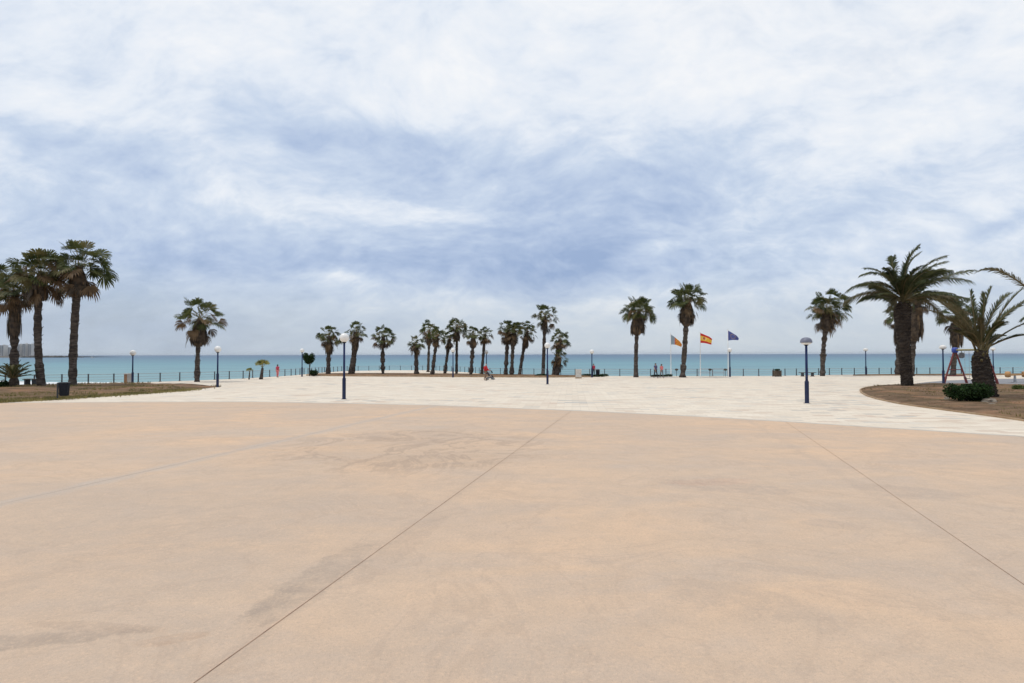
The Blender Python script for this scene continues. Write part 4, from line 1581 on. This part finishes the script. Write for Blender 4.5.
cabinet('utility_cabinet', 'white cabinet on brown plinth at the right end of the palm bed', 'cabinet', 578.5, 378.4, 5.6, 369.4, M['render_wall'], M['render_wall'], M['kerb'], .6)
p_ = G(128.5, 383.2)
root = thing('stone_pillar', 'short pillar with white front and orange brick side by the lamp', 'pillar', p_, R(28))
Hp = hgt(p_, 373.5)
mb = MB(); mb.box((.11, 0, Hp * .47), (.42, .60, Hp * .94)); mb.build('white_face', M['render_wall'], root)
mb = MB(); mb.box((-.23, 0, Hp * .46), (.25, .58, Hp * .92)); mb.build('brick_side', M['brick'], root)
mb = MB(); mb.box((-.01, 0, Hp * .97), (.76, .68, .09)); mb.build('cap_stone', M['render_wall'], root)


def bin_drum(label, bx, by, w_, top):
    base = G(bx, by)
    m = base.y / F
    r, H = w_ * m / 2, hgt(base, top)
    root = thing('litter_bin', label, 'bin', base)
    mb = MB(); mb.lathe([(r * .85, 0), (r * .9, .05), (r, H * .8), (r, H * .84)], 18); mb.build('body', M['black'], root, True)
    mb = MB(); mb.lathe([(r * 1.05, H * .845), (r * 1.05, H * .90), (r * .7, H * .98), (.01, H)], 18); mb.build('lid', M['iron'], root, True)


bin_drum('black drum bin in the hedge right of a globe lamp', 597.8, 376.8, 4.0, 369.0)


def crate_box():
    base = G(777, 376.6)
    m = base.y / F
    W, H = 6.0 * m, hgt(base, 369.8)
    root = thing('planter_box', 'dark brown box standing alone before the railing', 'planter', base, R(6))
    mb = MB()
    t_ = .06
    mb.box((0, -W * .38, H * .46), (W, t_, H * .84)); mb.box((0, W * .38, H * .46), (W, t_, H * .84))
    mb.box((-W * .5 + t_ / 2, 0, H * .46), (t_ * .98, W * .76 - t_ - .004, H * .83)); mb.box((W * .5 - t_ / 2, 0, H * .46), (t_ * .98, W * .76 - t_ - .004, H * .83))
    mb.build('side_panel', M['rust'], root)
    mb = MB()
    for sx in (-1, 1):
        for sy in (-1, 1):
            mb.box((sx * W * .5, sy * W * .39, H * .47), (.09, .09, H * .94))
    mb.build('corner_post', M['rust'], root)
    mb = MB(); mb.box((0, 0, H * .84), (W - 2.2 * t_, W * .66, .06)); mb.build('soil_fill', M['soil'], root)
    rg = random.Random(3)
    mb = MB()
    for i in range(220):
        p = Vector((rg.uniform(-.42, .42) * W, rg.uniform(-.3, .3) * W, H * .87 + rg.random() * .22))
        d1 = Vector((rg.gauss(0, 1), rg.gauss(0, 1), rg.gauss(0, 1))).normalized() * .07
        d2 = Vector((rg.gauss(0, 1), rg.gauss(0, 1), rg.gauss(0, 1))).normalized() * .04
        mb.add([p - d1, p + d2, p + d1, p - d2], [(0, 1, 2, 3)])
    mb.build('foliage', M['shrub'], root)


crate_box()


def bench(label, bx, by, w_, seat_py, rz=0, mat='wood'):
    base = G(bx, by)
    m = base.y / F
    W, H = w_ * m, hgt(base, seat_py)
    root = thing('bench', label, 'bench', base, rz, 'benches near the railing')
    mb = MB()
    for k in range(4):
        mb.box((0, -.22 + .147 * k, H), (W, .125, .07))
    mb.build('seat', M[mat], root)
    for s in (-1, 1):
        mb = MB()
        mb.box((s * W * .32, 0, (H - .035) / 2), (.18, .46, H - .04))
        mb.box((s * W * .32, 0, .03), (.30, .52, .06))
        mb.build('leg', M['iron'], root)


bench('dark backless bench behind the lamp with the domed cap', 807.5, 376.4, 15.5, 372.6)
bench('dark bench left of the curved palm near the left edge', 31, 385.6, 13, 379.2, R(-6))

# round sign plates on the railing by the flags
for i, (px, lb) in enumerate(((676.5, 'small brown oval plate left of the knobbly palm'), (710, 'brown oval plate on short post between two flagpoles'), (725.3, 'brown oval plate on short post beside the blue flag pole'))):
    base = G(px, 376.4)
    m = base.y / F
    h = hgt(base, 369.6)
    root = thing('sign_plate', lb, 'sign', base, 0, 'oval plates by the flagpoles')
    mb = MB(); mb.tube([(0, 0, -.03), (0, 0, h)], .03, 8); mb.build('post', M['iron'], root)
    mb = MB(); mb.lathe([(.22, -.02), (.24, 0), (.22, .02)], 18)
    o = mb.build('plate', M['rust'], root, True, (0, -.05, h))
    o.rotation_euler = (R(80), 0, 0)
    o.scale = (1, .62, 1)

# two U shaped barriers between the flagpoles
for px, lb in ((704, 'low steel hoop barrier right of the red and yellow flag pole'), (718, 'low steel hoop barrier left of the blue flag pole')):
    base = G(px, 376.4)
    root = thing('hoop_barrier', lb, 'barrier', base, 0, 'steel hoops by the flagpoles')
    mb = MB()
    mb.tube([(-.75, 0, -.03), (-.75, 0, .88), (-.66, 0, 1.0), (.66, 0, 1.0), (.75, 0, .88), (.75, 0, -.03)], .026, 8)
    mb.build('hoop', M['steel'], root)
    mb = MB(); mb.tube([(-.74, 0, .5), (.74, 0, .5)], .022, 8); mb.build('cross_bar', M['steel'], root)


# climbing / swing frame
def swing():
    base = G(955.5, 383.2)
    m = base.y / F
    H = hgt(base, 349.5)
    root = thing('swing_frame', 'red climbing frame with blue top behind the dark bush', 'swing', base, 0)
    ax = Vector((-.0075, -1.0, 0)).normalized()       # along the crossbar
    pr = Vector((1.0, -.0075, 0)).normalized()        # across, spread of the legs
    A = R(-88)
    ax = Vector((math.cos(A), math.sin(A), 0))
    pr = Vector((-math.sin(A), math.cos(A), 0))
    sp = 1.12
    Lb = 3.3
    mb = None
    for k, o_ in enumerate((Vector((0, 0, 0)), ax * Lb)):
        for s in (-1, 1):
            mb = MB()
            ft = o_ + pr * (s * sp)
            mb.tube([ft + Vector((0, 0, -.05)), ft.lerp(o_ + Vector((0, 0, H)), .18)], .105, 10)
            mb.tube([ft.lerp(o_ + Vector((0, 0, H)), .18), o_ + Vector((0, 0, H - .1)) + pr * s * .05], .075, 10)
            mb.build('leg', M['red'], root)
        mb = MB()
        for z_ in (.22, .40):
            w_ = sp * (1 - z_)
            mb.tube([o_ + pr * w_ + Vector((0, 0, H * z_)), o_ - pr * w_ + Vector((0, 0, H * z_))], .045, 8)
        mb.build('rung', M['red'], root)
        mb = MB()
        mb.lathe([(.20, H - .30), (.26, H - .24), (.26, H + .10), (.16, H + .18), (.01, H + .2)], 14, o_)
        mb.build('top_cap', M['blue'], root, True)
    mb = MB()
    mb.tube([Vector((0, 0, H - .05)), ax * Lb + Vector((0, 0, H - .05))], .085, 10)
    mb.build('crossbar', simple('ochre_bar', (.22, .19, .07), (.30, .25, .10), 4), root)
    mb = MB()
    c = ax * .75 + Vector((0, 0, H - .55))
    mb.tube([c + Vector((0, -.07, 0)), c + Vector((0, .07, 0))], .27, 18)
    mb.tube([c + Vector((0, 0, .25)), c + Vector((0, 0, .52))], .03, 6)
    mb.build('round_panel', M['c_grey'], root)
    for d_ in (1.35, 2.5):
        mb = MB()
        c = ax * d_ + Vector((0, 0, .5))
        mb.box(c, (.45, .2, .05))
        st = mb.build('swing_seat', M['black'], root)
        for s in (-.2, .2):
            mb = MB()
            mb.tube([c + Vector((s, 0, 0)), c + Vector((s, 0, H - .55))], .014, 5)
            mb.build('chain', M['steel'], st)


swing()


def seesaw():
    base = G(1015, 382.4)
    m = base.y / F
    root = thing('seesaw', 'orange wooden seesaw on a grey post at the right edge', 'seesaw', base, R(6))
    h = hgt(base, 375.2)
    mb = MB(); mb.tube([(0, 0, -.04), (0, 0, h)], [.12, .09], 10); mb.box((0, 0, .02), (.5, .4, .05)); mb.build('post', M['steel'], root)
    rot = Matrix.Rotation(R(-2), 3, 'Y')
    mb = MB(); mb.box((.35, 0, h + .05), (2.6, .20, .14), 0, rot); mb.build('beam', M['orange'], root)
    for x_ in (-.75, 1.05):
        mb = MB()
        c = Vector((x_, 0, h + .08))
        mb.lathe([(.01, -.30), (.20, -.26), (.27, 0), (.20, .26), (.01, .30)], 12, c)
        mb.build('seat', M['orange'], root, True)
        mb = MB(); mb.tube([c + Vector((.28 * (-1 if x_ > 0 else 1), -.2, .22)), c + Vector((.28 * (-1 if x_ > 0 else 1), .2, .22))], .02, 6); mb.tube([c + Vector((.28 * (-1 if x_ > 0 else 1), 0, .0)), c + Vector((.28 * (-1 if x_ > 0 else 1), 0, .22))], .02, 6)
        mb.build('handle', M['iron'], root)


seesaw()


# ------------------------------------------------------------------ people
def skin_mesh(name, verts, edges, radii, mat, parent, root_i=0, levels=2):
    me = bpy.data.meshes.new(name)
    me.from_pydata([tuple(v) for v in verts], edges, [])
    o = bpy.data.objects.new(name + '_tmp', me)
    COL.objects.link(o)
    sk = o.modifiers.new('skin', 'SKIN')
    sk.use_smooth_shade = True
    if not me.skin_vertices:
        me.attributes.new('skin', 'FLOAT', 'POINT') if False else None
        bpy.context.view_layer.objects.active = o
        bpy.ops.mesh.customdata_skin_add()
    for i, sv in enumerate(me.skin_vertices[0].data):
        r = radii[i]
        sv.radius = r if hasattr(r, '__len__') else (r, r)
        sv.use_root = (i == root_i)
    ss = o.modifiers.new('sub', 'SUBSURF')
    ss.levels = levels
    ss.render_levels = levels
    dg = bpy.context.evaluated_depsgraph_get()
    ev = o.evaluated_get(dg)
    nm = bpy.data.meshes.new_from_object(ev)
    nm.name = name
    nm.materials.clear()
    nm.materials.append(mat)
    bpy.data.objects.remove(o)
    ob = bpy.data.objects.new(name, nm)
    COL.objects.link(ob)
    if parent is not None:
        ob.parent = parent
    return ob


def person(label, base, facing, height, shirt, trousers, hair, pose='stand', sleeves=1.0, lean=0.0, long_hair=False, group=None):
    """facing: rotation about Z, 0 looks along -Y (towards the camera)"""
    k = height / 1.70
    st = .22 if pose == 'walk' else (.12 if pose == 'push' else .03)
    L = Vector

    def ln(p):                      # lean of the upper body forwards
        if p[2] <= .92:
            return L(p)
        return L((p[0], p[1] - (p[2] - .92) * lean, p[2] - (p[2] - .92) * lean * .2))

    J = {}
    J['pel'] = L((0, 0, .94))
    J['waist'] = ln((0, 0, 1.08))
    J['chest'] = ln((0, -.01, 1.28))
    J['neck0'] = ln((0, 0, 1.42))
    J['neck1'] = ln((0, -.015, 1.49))
    J['jaw'] = ln((0, -.035, 1.535))
    J['head'] = ln((0, -.012, 1.60))
    J['crown'] = ln((0, -.005, 1.66))
    for s, n in ((-1, 'l'), (1, 'r')):
        sw = st * s
        J['hip' + n] = L((s * .088, 0, .90))
        J['kne' + n] = L((s * .098, -sw * .45 - .03, .50))
        J['ank' + n] = L((s * .10, -sw * .9 + (.05 if sw < 0 else 0), .085 + (.05 if sw < -.1 else 0)))
        J['toe' + n] = L((s * .115, J['ank' + n].y - .15, .035))
        J['sho' + n] = ln((s * .175, 0, 1.385))
        if pose == 'push':
            J['elb' + n] = ln((s * .22, -.10, 1.13))
            J['wri' + n] = L((s * .20, -.38, 1.03))
            hd = L((-s * .1, -.8, -.35)).normalized()
        else:
            J['elb' + n] = ln((s * .235, sw * .35 + .03, 1.12))
            J['wri' + n] = ln((s * .245, sw * .75 - .06, .885))
            hd = L((0, -.25 + sw * .3, -1)).normalized()
        J['hnd' + n] = J['wri' + n] + hd * .075
        J['hd' + n] = hd
    names = list(J)
    body_n = [n for n in names if not n.startswith('hd')]
    idx = {n: i for i, n in enumerate(body_n)}
    V = [J[n] * k for n in body_n]
    rad = {'pel': (.125, .10), 'waist': (.115, .085), 'chest': (.135, .10), 'neck0': (.075, .065), 'neck1': .052, 'jaw': .062, 'head': (.075, .088), 'crown': (.058, .066)}
    for n in 'lr':
        rad.update({'hip' + n: .085, 'kne' + n: .055, 'ank' + n: .038, 'toe' + n: .032, 'sho' + n: .055, 'elb' + n: .040, 'wri' + n: .027, 'hnd' + n: (.036, .018)})
    Rd = [rad[n] for n in body_n]
    Rd = [(r * k, r * k) if not hasattr(r, '__len__') else (r[0] * k, r[1] * k) for r in Rd]
    E = []
    for a, b in (('pel', 'waist'), ('waist', 'chest'), ('chest', 'neck0'), ('neck0', 'neck1'), ('neck1', 'jaw'), ('jaw', 'head'), ('head', 'crown')):
        E.append((idx[a], idx[b]))
    for n in 'lr':
        for a, b in (('pel', 'hip'), ('hip', 'kne'), ('kne', 'ank'), ('ank', 'toe')):
            E.append((idx[a] if a == 'pel' else idx[a + n], idx[b + n]))
        for a, b in (('chest', 'sho'), ('sho', 'elb'), ('elb', 'wri'), ('wri', 'hnd')):
            E.append((idx[a] if a == 'chest' else idx[a + n], idx[b + n]))
    # fingers and thumb, each its own short bent chain from the palm
    for s, n in ((-1, 'l'), (1, 'r')):
        hd = J['hd' + n]
        side = L((0, 1, 0)) - hd * hd.y
        side.normalize()
        pal = hd.cross(side) * -s
        for f_, (o_, l_) in enumerate(((-.027, .062), (-.009, .072), (.009, .068), (.026, .052))):
            a = J['hnd' + n] + side * o_ + hd * .012
            b = a + hd * l_ * .5 + pal * .008
            c = b + hd * l_ * .42 + pal * .022
            i0 = len(V)
            V += [a * k, b * k, c * k]
            Rd += [(.009 * k,) * 2, (.0085 * k,) * 2, (.007 * k,) * 2]
            E += [(idx['hnd' + n], i0), (i0, i0 + 1), (i0 + 1, i0 + 2)]
        a = J['wri' + n] + hd * .03 - side * .03
        b = a + hd * .03 - side * .022 + pal * .012
        c = b + hd * .03 + pal * .010
        i0 = len(V)
        V += [a * k, b * k, c * k]
        Rd += [(.012 * k,) * 2, (.010 * k,) * 2, (.008 * k,) * 2]
        E += [(idx['wri' + n], i0), (i0, i0 + 1), (i0 + 1, i0 + 2)]
    # nose and ears
    hc = J['head']
    for p, r, par in ((hc + L((0, -.098, -.012)), .014, 'head'), (hc + L((-.083, .01, -.01)), .016, 'head'), (hc + L((.083, .01, -.01)), .016, 'head')):
        V.append(p * k)
        Rd.append((r * k, r * k))
        E.append((idx[par], len(V) - 1))
    body = skin_mesh('person', V, E, Rd, M['skin'], None, idx['pel'], 1)
    body.location = base
    body.rotation_euler = (0, 0, facing)
    tag(body, label, 'person', group)
    # eyes, mouth
    for s in (-1, 1):
        mb = MB()
        c = (hc + L((s * .030, -.079, .012))) * k
        mb.lathe([(.001, -.009 * k), (.009 * k, 0), (.001, .009 * k)], 8, c)
        mb.build('eye', M['eye'], body)
    mb = MB()
    mb.box((J['jaw'] + L((0, -.060, .012))) * k, (.042 * k, .010 * k, .008 * k))
    mb.build('mouth', M['c_pink'], body)

    def garment(name, ns, es, grow, mat, rt, ext=()):
        ii = {n: i for i, n in enumerate(ns)}
        vs = [J[n] * k for n in ns]
        rr = []
        for n in ns:
            r = rad[n]
            r = (r, r) if not hasattr(r, '__len__') else r
            rr.append(((r[0] + grow) * k, (r[1] + grow) * k))
        ee = [(ii[a], ii[b]) for a, b in es]
        for (a, b, f_, r) in ext:            # partial limb: from a towards b
            vs.append(J[a].lerp(J[b], f_) * k)
            rr.append((r * k, r * k))
            ee.append((ii[a], len(vs) - 1))
        return skin_mesh(name, vs, ee, rr, mat, body, ii[rt], 1)

    es = [('pel', 'waist'), ('waist', 'chest'), ('chest', 'neck0')]
    ns = ['pel', 'waist', 'chest', 'neck0', 'shol', 'shor']
    es += [('chest', 'shol'), ('chest', 'shor')]
    if sleeves >= 1:
        ns += ['elbl', 'elbr']
        es += [('shol', 'elbl'), ('shor', 'elbr')]
        ext = [('elbl', 'wril', .92, .040), ('elbr', 'wrir', .92, .040)]
    else:
        ext = [('shol', 'elbl', .6, .055), ('shor', 'elbr', .6, .055)]
    garment('jacket' if sleeves >= 1 else 'shirt', ns, es, .085 if sleeves >= 1 else .05, shirt, 'pel', ext)
    garment('trousers', ['pel', 'hipl', 'hipr', 'knel', 'kner'], [('pel', 'hipl'), ('pel', 'hipr'), ('hipl', 'knel'), ('hipr', 'kner')], .013, trousers, 'pel',
            [('knel', 'ankl', .93, .055), ('kner', 'ankr', .93, .055)])
    for n in 'lr':
        a, b = J['ank' + n], J['toe' + n]
        skin_mesh('shoe', [(a + L((0, .03, -.045))) * k, (a + L((0, -.05, -.045))) * k, (b + L((0, -.03, 0.005))) * k], [(0, 1), (1, 2)], [(.042 * k, .042 * k), (.045 * k, .042 * k), (.036 * k, .030 * k)], M['c_dark'], body, 0, 1)
    # hair: cap over the back and top of the skull
    hv = [(hc + L((0, .03, -.03))) * k, (hc + L((0, .022, .035))) * k, (J['crown'] + L((0, -.005, .018))) * k, (hc + L((0, -.055, .068))) * k]
    hr = [(.075 * k, .060 * k), (.084 * k, .075 * k), (.060 * k, .055 * k), (.040 * k, .022 * k)]
    he = [(0, 1), (1, 2), (2, 3)]
    if long_hair:
        hv.append((J['neck0'] + L((0, .085, .02))) * k)
        hr.append((.06 * k, .035 * k))
        he.append((0, 4))
    skin_mesh('hair', hv, he, hr, hair, body, 1, 1)
    return body


pb = G(485.3, 380.6)
person('person in red jacket and brown trousers pushing a dark pushchair', pb, R(112), 1.84, M['c_red'], M['c_brown'], M['hair_grey'], 'push', 1.0, .07)
person('person in pink and crimson standing by the left railing', G(277.5, 377.4), R(170), 1.66, M['c_crimson'], M['c_pink'], M['hair_dark'], 'stand', .5, 0, True)
person('person in red top beside the lamp in the low hedge', G(593.6, 376.4) , R(15), 1.66, M['c_crimson'], M['c_dark'], M['hair_dark'], 'stand', .5)
person('walker in dark purple top and dark trousers, left of a pair', G(655.6, 378.0), R(30), 1.76, M['c_purple'], M['c_dark'], M['hair_dark'], 'walk', .5)
person('walker in pale pink top and grey trousers, right of a pair', G(661.6, 378.0), R(20), 1.66, M['c_pink'], M['c_grey'], M['hair_dark'], 'walk', .5, 0, True)


def pushchair():
    base = G(489.9, 379.7)
    root = thing('pushchair', 'dark pushchair with grey wheels pushed by the person in red', 'pushchair', base, R(22))
    # travels along +X, handle at -X
    mb = MB()
    for y in (-.24, .24):
        mb.tube([(-.42, y, .98), (-.30, y, .86), (.36, y, .12)], .018, 8)
        mb.tube([(.02, y, .56), (-.32, y, .12)], .018, 8)
    mb.build('frame', M['steel'], root)
    mb = MB(); mb.tube([(-.42, -.24, .98), (-.46, -.2, 1.0), (-.46, .2, 1.0), (-.42, .24, .98)], .024, 8); mb.build('handle', M['black'], root)
    mb = MB()
    mb.box((.06, 0, .48), (.42, .42, .08), 0, Matrix.Rotation(R(8), 3, 'Y'))
    mb.box((-.20, 0, .70), (.10, .42, .50), 0, Matrix.Rotation(R(-22), 3, 'Y'))
    mb.box((.30, 0, .34), (.08, .38, .30), 0, Matrix.Rotation(R(-14), 3, 'Y'))
    mb.build('seat', M['c_dark'], root)
    mb = MB()
    vs, fs = [], []
    for i in range(9):
        a = R(-10 + 125 * i / 8)
        for y in (-.23, .23):
            vs.append((-.10 + .36 * math.cos(a), y, .78 + .32 * math.sin(a)))
    mb.add(vs, [(2 * i, 2 * i + 1, 2 * i + 3, 2 * i + 2) for i in range(8)])
    mb.build('hood', M['c_dark'], root)
    mb = MB(); mb.box((-.02, 0, .24), (.46, .34, .16)); mb.build('basket', M['c_grey'], root)
    for x in (-.32, .36):
        for y in (-.26, .26):
            mb = MB()
            mb.tube([(x, y - .022, .12), (x, y + .022, .12)], .12, 18)
            wh = mb.build('wheel', M['black'], root)
            mb = MB(); mb.tube([(x, y - .026, .12), (x, y + .026, .12)], .075, 14); mb.build('hub', M['steel'], wh)


pushchair()

# ------------------------------------------------------------------ far headland, towers, boat
hb = []
mb = MB()
rg = random.Random(8)
D = 1850
xs_px = [-420, -300, -200, -120, -60, -20, 0, 20, 36, 50, 62, 70]
n_ = 90
rows = []
for i in range(n_ + 1):
    px = -420 + (36 + 420) * i / n_
    x = (px - 512) / F * D
    k = min(1, (36 - px) / 60)
    h = 4 + 3 * k + 3 * k * mnoise.noise(Vector((i * .21, 1, 0))) + 2.0 * mnoise.noise(Vector((i * .9, 4, 0)))
    rows.append([(x, D - 30, SEA_Z - 1), (x, D, SEA_Z + max(2, h * .6)), (x, D + 120, SEA_Z + max(2.5, h)), (x, D + 500, SEA_Z - 1)])
mb.add([p for r_ in rows for p in r_], [(i * 4 + j, i * 4 + 4 + j, i * 4 + 5 + j, i * 4 + 1 + j) for i in range(n_) for j in range(3)])
struct(mb.build('headland', M['hill']))
mb = MB()
for i in range(150):
    px = 30 + (70 - 30) * i / 150 + rg.uniform(-.5, .5)
    x = (px - 512) / F * D
    s = rg.uniform(2.5, 5.5)
    mb.box((x, D - 20 + rg.uniform(-4, 4), SEA_Z + s * .25), (s * 1.6, s, s), 0, Euler((rg.random(), rg.random(), rg.random())).to_matrix())
for i in range(26):
    px = 79 + 9 * i / 26
    x = (px - 512) / F * D
    s = rg.uniform(1.6, 3.2)
    mb.box((x, D - 20 + rg.uniform(-4, 4), SEA_Z + s * .2), (s * 1.6, s, s * .8), 0, Euler((rg.random(), rg.random(), rg.random())).to_matrix())
struct(mb.build('breakwater', M['hill']))


def tower(label, px, w_, top, seed):
    base = Vector(((px - 512) / F * (D + 60), D + 60, SEA_Z + 4))
    m = (D + 60) / F
    H = hgt(base, top, px)
    W = w_ * m
    root = thing('apartment_block', label, 'building', base, R(-6), 'apartment blocks on the headland')
    mb = MB(); mb.box((0, 0, H / 2), (W, 16, H)); mb.build('wall', M['tower'], root)
    ns = max(6, int(H / 3.2))
    for sx in (-.26, .26):
        mb = MB()
        for k in range(ns):
            mb.box((sx * W, -8.4, (k + .55) * H / ns), (W * .30, .9, H / ns * .62))
        mb.build('balcony_column', M['tower_dark'], root)
    mb = MB(); mb.box((0, 0, H + .4), (W * 1.03, 16.6, .8)); mb.box((W * .1, 0, H + 2), (W * .3, 5, 2.6)); mb.build('roof', M['tower'], root)


for a in ((3.5, 5.6, 345.5, 'widest far apartment block at the left edge of the picture'), (12.0, 4.0, 347.5, 'far apartment block behind the trunk above the young palm'), (20.3, 3.7, 344.6, 'far apartment block just right of the shaggy palm trunk'),
          (26.2, 3.6, 344.0, 'far apartment block second from the right of its row'), (31.8, 3.5, 344.4, 'far apartment block at the right end of its row')):
    tower(a[3], a[0], a[1], a[2], 1)

bp = Vector(((92.5 - 512) / F * 1500, 1500, SEA_Z))
root = thing('motor_boat', 'tiny white boat far out beside the breakwater', 'boat', bp, R(5))
mb = MB()
st_ = [(-4.5, 1.5), (-2, 1.7), (1, 1.6), (3, 1.0), (5, .05)]
vs = []
for x, hw in st_:
    vs += [(x, -hw, 1.5 + x * .06), (x, -hw * .6, -.2), (x, hw * .6, -.2), (x, hw, 1.5 + x * .06)]
fs = []
for i in range(4):
    for j in range(4):
        fs.append((i * 4 + j, i * 4 + 4 + j, i * 4 + 4 + (j + 1) % 4, i * 4 + (j + 1) % 4))
fs.append((0, 1, 2, 3))
mb.add(vs, fs)
mb.build('hull', M['white'], root)
mb = MB(); mb.box((-.8, 0, 2.2), (3.2, 2.0, 1.6)); mb.box((-1.0, 0, 3.05), (2.6, 2.1, .14)); mb.build('cabin', M['white'], root)
mb = MB(); mb.box((.9, 0, 2.4), (.14, 1.7, .8)); mb.build('windscreen', M['glass'], root)

# sea haze: one closed box of even, thin air round everything
HZ = NT('haze')
pv = HZ.n('ShaderNodeVolumePrincipled')
pv.inputs['Color'].default_value = (0.84, 0.92, 1.0, 1)
pv.inputs['Density'].default_value = 3.0e-5
pv.inputs['Anisotropy'].default_value = 0.2
ho = HZ.n('ShaderNodeOutputMaterial')
HZ.l(pv.outputs[0], ho.inputs['Volume'])
mb = MB()
mb.box((0, 19800, 28), (81000, 41000, 78))
hz = mb.build('haze', HZ.idb)
tag(hz, 'thin pale sea haze over the water', 'haze', kind='stuff')

# ------------------------------------------------------------------ render settings
vs_ = S.view_settings
vs_.view_transform = 'Standard'
vs_.look = 'None'
vs_.exposure = 0.0
vs_.gamma = 1.0
S.cycles.use_denoising = True
S.cycles.max_bounces = 6
S.cycles.transparent_max_bounces = 8
S.cycles.caustics_reflective = False
S.cycles.caustics_refractive = False
